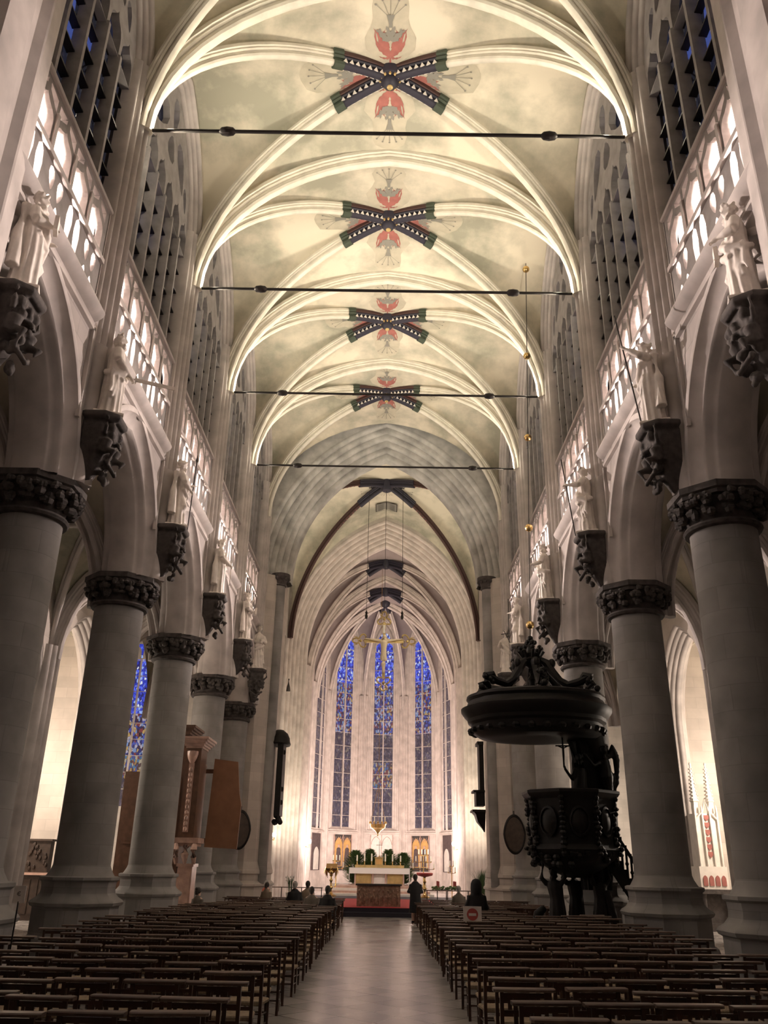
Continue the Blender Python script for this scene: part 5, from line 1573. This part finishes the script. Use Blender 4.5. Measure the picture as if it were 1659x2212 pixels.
# =================================================================== CRUCIFIX IN THE CROSSING
cf = thing('hanging_crucifix', 'large gilded crucifix hanging in the crossing before the apse', 'crucifix', (.06, 48.0, 14.1))
b = MB()
b.box(-.09, .09, -.05, .05, -2.2, 1.1); b.box(-1.15, 1.15, -.05, .05, -.11, .11)
b.build('cross_beams', 'gilt', cf, smooth=False)
lo = MB()
def trefoil(c, d):
    c = Vector((c[0], 0, c[1])); d = Vector((d[0], 0, d[1])); t = Vector((-d.z, 0, d.x))
    loop = []
    for k in range(25):
        a = -2.6 + 5.2 * k / 24
        r = .26 + .12 * math.cos(3 * a)
        q = c + d * (r * math.cos(a) * 1.25 + .2) + t * r * math.sin(a) * 1.15
        loop.append(tuple(q))
    lo.tube(loop, .05, 6)
    lo.tube([c - d * .12 + t * .16, c + d * .05, c - d * .12 - t * .16], .03, 6)
    lo.ball(tuple(c + d * .2), (.09, .05, .09), 8, 6)
    for sg in (-1, 1): lo.tube([c + d * .3, c + d * .42 + t * sg * .22, c + d * .62 + t * sg * .26], [.035, .03, .015], 6)
trefoil((1.18, 0), (1, 0)); trefoil((-1.18, 0), (-1, 0)); trefoil((0, 1.12), (0, 1)); trefoil((0, -2.25), (0, -1))
lo.build('trefoil_ends', 'gilt', cf)
inn = MB(); inn.box(-.06, .06, -.075, -.05, .45, .95); inn.build('title_tablet', 'whitestone', cf, smooth=False)
co = MB()
co.tube([(0, -.1, -.78), (0, -.13, -.42), (0, -.12, -.12), (0, -.12, .02)], [.13, .12, .17, .09], 10)
co.tube([(0, -.1, -.78), (.03, -.15, -1.15), (0, -.1, -1.55)], [.11, .07, .045], 8); co.tube([(0, -.1, -.78), (-.05, -.16, -1.15), (0, -.12, -1.6)], [.10, .07, .045], 8)
for s in (-1, 1):
    co.tube([(s * .10, -.1, -.02), (s * .42, -.1, .03), (s * .74, -.08, .08)], [.065, .05, .032], 8); hand(co, (s * .74, -.08, .08), (s, 0, .1), s, .016)
head(co, (.03, -.14, .17), (.3, -1, 0), True, True, .9)
robe(co, [(-1.0, .14, .11, .02, -.12, 1), (-.85, .15, .12, 0, -.11, 1), (-.68, .13, .11, 0, -.1, .6)], 7, .08, 2)
cob = remesh(co.build('corpus', 'corpus', cf), .02, 1); cob.scale = (1.3, 1.3, 1.2)
MB().tube([(0, 0, 1.6), (0, 0, 9.9)], .013, 6).build('wire', 'iron', cf)
for x, i in ((-1.02, 0), (1.12, 1)):
    t = thing('hanging_wire', 'thin hanging wire with small weight, %s of the crucifix' % ('left' if i == 0 else 'right'), 'wire', (x, 48.0, 15.5))
    MB().tube([(0, 0, .1), (0, 0, 8.3)], .014, 6).build('wire', 'iron', t)
    MB().lathe([(0, -.1), (.07, -.05), (.09, .1), (.05, .25), (.09, .3), (.03, .42), (.01, .5)], n=10).build('weight', 'iron', t)

# =================================================================== SANCTUARY
dso = thing('altar_step', 'dark low sanctuary step topped by red carpet at the end of the aisle', 'step', (0, 37.3, 0))
d1 = MB(); d1.box(-4.6, 4.6, 0, 13.6, 0, .165); d1.build('lower_step', 'navy', dso, smooth=False)
d2 = MB(); d2.box(-4.6, 4.6, .38, 13.6, .165, .325); d2.build('upper_step', 'navy', dso, smooth=False)
d3 = MB(); d3.box(-2.5, 2.6, .385, 9.5, .325, .34); d3.build('red_carpet', 'red', dso, smooth=False)
al = thing('altar_table', 'brown carved relief altar block on the red carpeted step', 'altar', (0.02, 38.5, .34))
MB().box(-.92, .92, 0, .85, 0, .80).build('relief_block', 'relief', al, smooth=False)
rl = MB(); rnd = random.Random(12)
for k in range(9):
    x = -.8 + k * .2
    rl.tube([(x, -.01, .08), (x + .03, -.04, .3), (x, -.03, .5)], [.05, .055, .035], 7); rl.ball((x, -.04, .60), (.045, .045, .055), 8, 6)
    rl.tube([(x, -.02, .45), (x + rnd.choice((-.1, .1)), -.05, .35)], [.03, .02], 6)
for k in range(40): rl.ball((rnd.uniform(-.88, .88), -.005, rnd.uniform(.05, .75)), (rnd.uniform(.02, .06), .03, rnd.uniform(.02, .05)), 6, 4)
rl.build('carved_figures', 'relief', al)
MB().box(-.98, .98, -.06, .92, .80, .86).build('table_slab', 'dirtshade', al, smooth=False)
# steps and high altar
hs = thing('altar_steps', 'pale pink marble steps leading up to the high altar', 'steps', (0, 51.0, 0))
for k in range(4):
    MB().box(-3.1 + .2 * k, 3.1 - .2 * k, .55 * k, 6.4, .12 * k + .325 if k else 0, .12 * k + .445).build('step', 'marble' if k % 2 else 'whitestone', hs, smooth=False)
ha = thing('high_altar', 'white draped high altar with gilded front panels below the centre window', 'altar', (0, 56.2, .8))
MB().box(-1.55, 1.55, .05, 1.0, 0, .86).build('body', 'whitestone', ha, smooth=False)
g = MB()
for x in (-1.0, 1.0):
    g = MB(); g.box(x - .5, x + .5, .0, .05, .04, .62); g.box(x - .42, x + .42, -.02, .0, .1, .56)
    g.build('gilded_panel', 'gilt', ha, smooth=False)
p = MB()
for x in (-1.5, -.4, .4, 1.5): p.lathe([(.07, 0), (.05, .06), (.05, .75), (.08, .84)], (x, -.02, 0), 10)
p.build('colonnettes', 'marble', ha)
MB().box(-1.85, 1.85, -.1, 1.05, .84, .94).build('mensa', 'whitestone', ha, smooth=False)
c = MB(); c.box(-1.87, 1.87, -.13, -.10, .62, .95); c.box(-1.87, 1.87, -.13, 1.05, .94, .96); c.box(-1.89, -1.86, -.13, .6, .2, .95); c.box(1.86, 1.89, -.13, .6, .2, .95)
c.build('linen_cloth', 'white', ha, smooth=False)
c = MB(); c.box(-1.55, 1.55, .55, .9, .96, 1.12); c.build('gradine', 'gilt', ha, smooth=False)
tn = thing('tabernacle', 'small gilded tabernacle at the centre of the high altar', 'tabernacle', (-.04, 56.95, 1.92))
MB().box(-.25, .25, -.18, .18, 0, .40).build('body', 'gilt', tn, smooth=False); MB().box(-.29, .29, -.2, .2, .40, .45).build('cornice', 'gilt', tn, smooth=False)
MB().box(-.17, .17, -.2, -.18, .05, .34).build('door', 'goldflat', tn, smooth=False)
t = thing('altar_cross', 'slim brass altar cross rising from the tabernacle', 'cross', (-.03, 56.95, 2.37))
m_ = MB(); m_.lathe([(.12, 0), (.03, .06), (.02, .15)], n=10); m_.bar((0, 0, .1), (0, 0, .95), .025); m_.bar((-.2, 0, .72), (.2, 0, .72), .025); m_.build('cross', 'brass', t)
for k, (x, h) in enumerate(((-1.42, .34), (-.95, .44), (-.50, .44), (.36, .44), (.82, .42), (1.32, .34))):
    t = thing('altar_candle', 'white candle on the high altar, %s from the left' % ORDW[k], 'candle', (x, 56.85, 1.92), 0, 'six tall candles on the high altar')
    MB().lathe([(.08, 0), (.03, .04), (.02, .18), (.05, .2), (.05, .22)], n=10).build('candlestick', 'brass', t)
    MB().lathe([(.045, .22), (.045, .22 + h), (.0, .23 + h)], n=10).build('candle', 'wax', t)
def fir(name, loc, r, h, lab, seed):
    t = thing(name, lab, 'fir tree', loc, 0, 'fir trees behind the high altar')
    rnd = random.Random(seed)
    MB().tube([(0, 0, 0), (0, 0, h)], [.04, .01], 6).build('trunk', 'oak', t)
    f = MB()
    for k in range(2600):
        z = h * rnd.random(); rad = r * math.sin(PI * min(.98, .12 + .86 * z / h)) ** .7
        a = rnd.uniform(0, 2 * PI); q = rnd.uniform(.2, 1) * rad
        c = Vector((q * math.cos(a), q * math.sin(a), z)); d = Vector((math.cos(a), math.sin(a), rnd.uniform(-.1, .9))).normalized()
        L = .22; sd = d.cross(Vector((0, 0, 1))).normalized()
        e1 = c + d * L
        f.add([c - sd * .03, c + sd * .03, e1 + sd * .004, e1 - sd * .004], [(0, 1, 2, 3)])
        for sg in (-1, 1):
            for u in (.3, .6, .85):
                b0 = c + d * L * u; b1 = b0 + (sd * sg + d * .6).normalized() * .08
                f.add([b0 - d * .022, b0 + d * .022, b1], [(0, 1, 2)])
    f.build('needles', 'fir', t, smooth=False)
for x, z0, r, h, sd, lab in ((-1.55, 1.0, .80, 1.75, 1, 'round dark fir tree at the left end of the high altar'), (-.62, 1.0, .62, 1.85, 2, 'tall fir tree left of the tabernacle'),
                         (.55, 1.0, .62, 1.85, 3, 'tall fir tree right of the tabernacle'), (1.5, 1.0, .76, 1.65, 4, 'round dark fir tree at the right end of the high altar')):
    fir('fir_tree', (x, 57.9, .82), r, h + .1, lab, sd)
pdm = MB(); pdm.box(-3.0, 3.0, 57.5, 58.5, 0, .82)
tag(pdm.build('plinth', 'whitestone', smooth=False), 'pale stone plinth behind the high altar carrying the fir trees', 'plinth')

# painted saints below the apse windows
def saints(k, lab, kind):
    A, B = Vector((*VTX[k], 0)), Vector((*VTX[k + 1], 0)); mid = (A + B) / 2; u = (B - A).normalized(); vv = Vector((u.y, -u.x, 0))
    if vv.dot(mid - Vector((XO, YA, 0))) < 0: vv = -vv
    t = thing('painted_panel', lab, 'painting', mid - vv * .06, math.atan2(u.y, u.x))
    s = 1
    def L(x0, x1, y0, y1, z0, z1, nm, mt):
        return MB().box(x0, x1, y0, y1, z0, z1).build(nm, mt, t, smooth=False)
    if kind == 'saints':
        L(-.86, .86, -.02, .04, 1.45, 4.2, 'board', 'dirtshade')
        for x in (-.42, .42):
            g = MB(); pts = arch_pts(.36, .3, 3.4, 0, 6, 1.75); g.loft([[(x + a, -.03, z) for a, z in pts], [(x + a, -.045, z) for a, z in pts]]); g.build('gold_niche', 'goldflat', t)
            f = MB(); robe(f, [(1.8, .26, .02, x, -.06, .6), (2.4, .25, .02, x, -.06, .4), (2.9, .20, .02, x, -.06, .3), (3.1, .2, .02, x, -.06, 0), (3.2, .07, .02, x, -.06, 0)], 9, .05, 3); f.build('painted_saint', 'robe', t)
            h = MB(); h.ball((x, -.07, 3.30), (.10, .02, .13), 12, 8); h.build('painted_head', 'skin', t)
        tr = MB()
        for x in (-.86, 0, .86): tr.box(x - .03, x + .03, -.07, -.02, 1.45, 4.2)
        for k2 in range(8): tr.tube([(-.8 + k2 * .22, -.05, 3.75), (-.72 + k2 * .22, -.05, 4.05), (-.62 + k2 * .22, -.05, 3.8)], .02, 5)
        tr.build('gilt_tracery', 'marble', t)
    elif kind == 'blank':
        L(-.92, .92, -.02, .04, 1.45, 4.25, 'board', 'whitestone')
        tr = MB()
        for x in (-.92, 0, .92): tr.box(x - .03, x + .03, -.07, -.02, 1.45, 4.25)
        for x in (-.46, .46):
            pts = arch_pts(.4, .3, 3.5, 0, 6); tr.tube([(x + a, -.05, z) for a, z in pts], .025, 5)
        tr.build('blind_tracery', 'marble', t)
    else:
        L(-.86, .86, -.02, .04, 1.45, 4.2, 'board', 'robe')
        g = MB(); pts = arch_pts(.5, .1, 2.6, 0, 8, 1.5); g.loft([[(a, -.03, z) for a, z in pts], [(a, -.06, z) for a, z in pts]]); g.build('pale_niche', 'whitestone', t)
saints(1, 'panel of two dark robed saints on gold below the left apse window', 'saints')
saints(3, 'panel of two dark robed saints on gold below the right apse window', 'saints')
saints(2, 'pale blind arched panel below the centre apse window', 'blank')
saints(0, 'pale arched niche panel at the far left of the apse', 'niche')
saints(4, 'pale arched niche panel at the far right of the apse', 'niche')

# lit wall lamps
for s, lab in ((-1, 'glowing wall lamp on the left side of the choir'), (1, 'glowing wall lamp on the right side of the choir')):
    t = thing('wall_lamp', lab, 'lamp', (XO + s * 5.48, 67.6, 3.3))
    MB().tube([(s * .3, 0, -.2), (0, 0, -.25), (0, 0, 0)], .03, 6).build('arm', 'brass', t)
    MB().lathe([(.0, .34), (.13, .3), (.16, .18), (.12, .04), (.05, 0)], n=14).build('globe', 'bulb', t)
t = thing('wall_lamp', 'glowing wall lamp at the left jamb of the choir arch', 'lamp', (-6.35, 53.4, 3.4))
MB().tube([(-.2, .5, -.15), (0, 0, -.2), (0, 0, 0)], .03, 6).build('arm', 'brass', t)
MB().ball((0, 0, .1), .13, 12, 8).build('globe', 'bulb', t)

# hanging crown lamp
t = thing('crown_chandelier', 'gilded crown shaped chandelier hanging before the centre window', 'chandelier', (-.16, 60.0, 4.2))
cr = MB(); cr.lathe([(.42, -.02), (.5, .02), (.56, .26), (.52, .26), (.46, .04)], n=28)
for k in range(12):
    a = k * PI / 6; cr.ball((.55 * math.cos(a), .55 * math.sin(a), .36), (.06, .06, .09), 6, 4)
cr.build('crown_ring', 'brass', t)
MB().lathe([(.0, -.5), (.06, -.44), (.03, -.36), (.12, -.26), (.2, -.16), (.42, -.02)], n=16).build('pendant', 'brass', t)
ca = MB()
for k in range(6):
    a = k * PI / 3; ca.lathe([(.03, .3), (.03, .75), (0, .77)], (.48 * math.cos(a), .48 * math.sin(a), 0), 8)
ca.build('candles', 'wax', t)
ch = MB()
for k in range(4):
    a = k * PI / 2; ch.tube([(.5 * math.cos(a), .5 * math.sin(a), .3), (.05 * math.cos(a), .05 * math.sin(a), 2.6)], .012, 5)
ch.tube([(0, 0, 2.6), (0, 0, 18.6)], .014, 5); ch.build('chains', 'brass', t)

# lectern, candelabra, candle racks
def baluster(n=16): return [(.30, 0), (.30, .06), (.16, .12), (.07, .22), (.06, .35), (.12, .45), (.06, .55), (.05, .7), (.10, .8), (.05, .9), (.05, 1.0), (.12, 1.08)]
t = thing('eagle_lectern', 'polished brass eagle lectern left of the altar', 'lectern', (-2.62, 49.6, .325))
MB().lathe(baluster(), n=18).build('pedestal', 'brass', t)
e = MB(); e.ball((0, 0, 1.22), (.13, .18, .16), 10, 8); e.ball((0, -.14, 1.42), (.07, .09, .08), 8, 6); e.tube([(0, -.2, 1.43), (0, -.28, 1.4)], [.03, .008], 6)
for s in (-1, 1):
    for k in range(5): e.tube([(s * .08, .02, 1.28 - .03 * k), (s * (.32 - .02 * k), .02, 1.42 - .05 * k), (s * (.40 - .05 * k), .02, 1.15 - .06 * k)], [.04, .05, .015], 6)
e.build('eagle', 'brass', t); MB().obox((0, .12, 1.48), (.3, 0, 0), (0, .02, -.04), (0, .2, .12)).build('book_rest', 'brass', t, smooth=False)
t = thing('brass_pillar', 'tall brass pillar candlestick with red topped bowl right of the altar', 'candlestick', (2.5, 49.6, .325))
MB().lathe([(r * .9, z * 1.0) for r, z in baluster()], n=18).build('pedestal', 'brass', t)
MB().lathe([(.12, 1.05), (.42, 1.12), (.46, 1.22), (.42, 1.26), (.1, 1.2)], n=20).build('bowl', 'redpaint', t)
def candelabrum(loc, lab, n, H, W, rows):
    t = thing('candelabrum', lab, 'candelabrum', loc)
    st = MB(); st.lathe([(.28, 0), (.06, .08), (.03, .2), (.03, H)], n=12)
    cm = MB()
    for r_ in range(rows):
        z = H - .38 * r_; w_ = W * (.45 + .55 * r_ / max(1, rows - 1))
        st.bar((-w_, 0, z), (w_, 0, z), .025)
        for k in range(n):
            x = -w_ + 2 * w_ * k / (n - 1)
            st.lathe([(.01, 0), (.05, .04), (.05, .06)], (x, 0, z), 8); cm.lathe([(.032, .06), (.032, .34), (0, .35)], (x, 0, z), 8)
    st.build('stand', 'brass', t); cm.build('candles', 'wax', t)
candelabrum((-2.55, 53.3, .69), 'brass candelabrum with white candles behind the eagle lectern', 3, 1.4, .42, 2)
candelabrum((2.62, 53.6, .69), 'tiered brass candelabrum with white candles right of the altar', 4, 1.8, .62, 3)
candelabrum((4.6, 57.5, .0), 'small white candlestick stand in front of the right niche', 2, 1.9, .22, 2)
t = thing('advent_wreath', 'round green advent wreath with red candles on a thin stand', 'wreath', (3.42, 46.0, .325))
w_ = MB(); rnd = random.Random(4)
for k in range(150):
    a = rnd.uniform(0, 2 * PI); c0 = Vector((.62 * math.cos(a), .62 * math.sin(a), .58)) + Vector((rnd.uniform(-.1, .1), rnd.uniform(-.1, .1), rnd.uniform(-.07, .09)))
    w_.ball(c0, (rnd.uniform(.03, .07), rnd.uniform(.03, .07), rnd.uniform(.02, .05)), 5, 4)
w_.build('fir_ring', 'fir', t, smooth=False)
s_ = MB(); s_.lathe([(.25, 0), (.03, .05), (.02, .5)], n=10)
for k in range(4): s_.tube([(0, 0, .5), (.6 * math.cos(k * PI / 2), .6 * math.sin(k * PI / 2), .56)], .02, 5)
s_.build('stand', 'iron', t)
c_ = MB()
for k in range(4):
    a = PI / 4 + k * PI / 2; c_.lathe([(.05, .62), (.05, .9), (0, .91)], (.6 * math.cos(a), .6 * math.sin(a), 0), 10)
c_.build('red_candles', 'redpaint', t)
# side benches, ferns and flowers
for x, y, lab in ((-4.1, 45.5, 'low dark rail bench left of the sanctuary'), (3.6, 44.2, 'low dark rail bench right of the sanctuary')):
    t = thing('communion_rail', lab, 'rail', (x, y, .325))
    MB().box(-1.3, 1.3, -.12, .12, .50, .54).build('top_board', 'railwood', t, smooth=False)
    lg = MB()
    for k in range(6): lg.box(-1.25 + .5 * k - .02, -1.25 + .5 * k + .02, -.03, .03, 0, .5)
    lg.build('legs', 'iron', t, smooth=False)
def plant(loc, lab, h, n, flowers=None, seed=1, pot=True, spread=.5):
    t = thing('potted_plant', lab, 'plant', loc); rnd = random.Random(seed); b = MB()
    for k in range(n):
        a = rnd.uniform(0, 2 * PI); q = rnd.uniform(.1, 1) * spread; hh = h * rnd.uniform(.6, 1)
        p0 = Vector((.05 * math.cos(a), .05 * math.sin(a), .3)); p1 = Vector((q * .5 * math.cos(a), q * .5 * math.sin(a), .3 + hh * .7)); p2 = Vector((q * math.cos(a), q * math.sin(a), .3 + hh))
        sd = Vector((-math.sin(a), math.cos(a), 0)) * .02
        b.grid([[p0 - sd * .5, p1 - sd, p2 - sd * .1], [p0 + sd * .5, p1 + sd, p2 + sd * .1]])
    b.build('leaves', 'leaf', t, smooth=False)
    MB().lathe([(.12, 0), (.16, .02), (.2, .3), (.18, .32), (.1, .3)], n=16).build('pot', 'whitestone' if flowers else 'dirtshade', t)
    if flowers:
        f = MB()
        for k in range(9):
            a = rnd.uniform(0, 2 * PI); f.ball((rnd.uniform(0, spread * .7) * math.cos(a), spread * .6 * math.sin(a), .3 + h * rnd.uniform(.6, 1)), .05, 7, 5)
        f.build('blooms', flowers, t)
plant((-4.35, 44.6, .325), 'vase of flowers beside the left choir jamb', .8, 26, 'white', 2, spread=.3)
plant((5.35, 47.0, 0), 'bushy green fern by the right choir jamb', 1.6, 90, None, 3, spread=.75)
t = thing('small_crucifix_bracket', 'tiny dark figure bracket high on the left choir jamb', 'bracket', (-6.05, 53.55, 12.1))
MB().tube([(0, 0, 0), (0, -.05, .3), (0, 0, .8)], [.14, .1, .05], 8).build('figure', 'dirtshade', t)

# =================================================================== CHAPELS
t = thing('gothic_altarpiece', 'pale gothic stone altarpiece with twin crocketed spires in the right chapel', 'altarpiece', (12.05, 32.7, 0))
bd = MB()
bd.box(-.42, .42, -.2, .5, 2.05, 3.9); bd.box(-.5, .5, -.3, .6, 1.95, 2.1)
bd.build('tabernacle_body', 'whitestone', t, smooth=False)
for x in (-.28, .28):
    s_ = MB(); s_.lathe([(.14, 3.7), (.14, 4.3), (.19, 4.34), (.12, 4.45), (.085, 4.8), (.05, 5.3), (.02, 5.62), (.05, 5.68), (0, 5.75)], (x, 0, 0), 6)
    for k in range(9):
        z = 4.45 + .13 * k; rr3 = .12 * (1 - (z - 4.4) / 1.4) + .03
        for q in range(4): s_.ball((x + rr3 * math.cos(q * PI / 2 + PI / 4), rr3 * math.sin(q * PI / 2 + PI / 4), z), (.035, .035, .03), 5, 4)
    s_.build('spire', 'whitestone', t)
gb_ = MB()
for x in (-.40, -.14, .14, .40): gb_.lathe([(.045, 2.1), (.045, 3.9), (.03, 4.1), (0, 4.2)], (x, -.24, 0), 6)
gb_.tube([(-.38, -.24, 3.7), (-.1, -.24, 4.0), (0, -.24, 4.4), (.1, -.24, 4.0), (.38, -.24, 3.7)], .035, 6)
gb_.build('buttresses', 'whitestone', t)
sh = MB()
for k in range(6):
    z = 3.75 - .25 * k
    sh.loft([[(-.09, -.21, z + .09), (.09, -.21, z + .09), (.09, -.21, z - .02), (0, -.21, z - .12), (-.09, -.21, z - .02)], [(-.09, -.24, z + .09), (.09, -.24, z + .09), (.09, -.24, z - .02), (0, -.24, z - .12), (-.09, -.24, z - .02)]])
sh.build('red_shields', 'motifred', t, smooth=False)
bx = MB(); bx.box(-.5, .5, -.3, .6, 1.35, 1.95); bx.build('predella', 'whitestone', t, smooth=False)
rp_ = MB()
for k in range(4):
    x = -.33 + k * .22; pts = arch_pts(.08, .06, 1.68, 0, 4, 1.46); rp_.loft([[(x + a, -.305, z) for a, z in pts], [(x + a, -.33, z) for a, z in pts]])
rp_.build('red_niches', 'motifred', t)
ft = MB(); ft.box(-.55, .55, -.35, .6, 0, .25); ft.box(-.5, .5, -.1, .6, .25, 1.2); ft.box(-.6, .6, -.38, .6, 1.2, 1.35)
for x in (-.42, .42): ft.lathe([(.09, .25), (.07, .32), (.07, 1.1), (.1, 1.2)], (x, -.25, 0), 10)
ft.build('altar_base', 'dirtshade', t)
t = thing('carved_chapel_chest', 'dark carved wooden relief cabinet in front of the bright left chapel wall', 'cabinet', (-12.0, 31.8, 0))
MB().box(-.7, .45, 0, .5, .0, 1.5).build('body', 'coffer', t, smooth=False)
u_ = MB(); u_.box(-.45, .35, 0, .35, 1.5, 2.55); u_.box(-.5, .4, -.05, .4, 2.55, 2.62); u_.build('upper_case', 'coffer', t, smooth=False)
r_ = MB(); rnd = random.Random(8)
for k in range(24): r_.ball((rnd.uniform(-.38, .28), -.01, rnd.uniform(1.6, 2.45)), (.06, .05, .08), 6, 4)
r_.build('relief', 'coffer', t)
MB().box(-.75, .5, -.12, .5, 1.44, 1.52).build('ledge', 'marble', t, smooth=False)
pf = MB()
for k in range(4): pf.box(-.66 + .28 * k, -.44 + .28 * k, -.03, 0, .2, 1.3)
pf.build('panels', 'coffer', t, smooth=False)
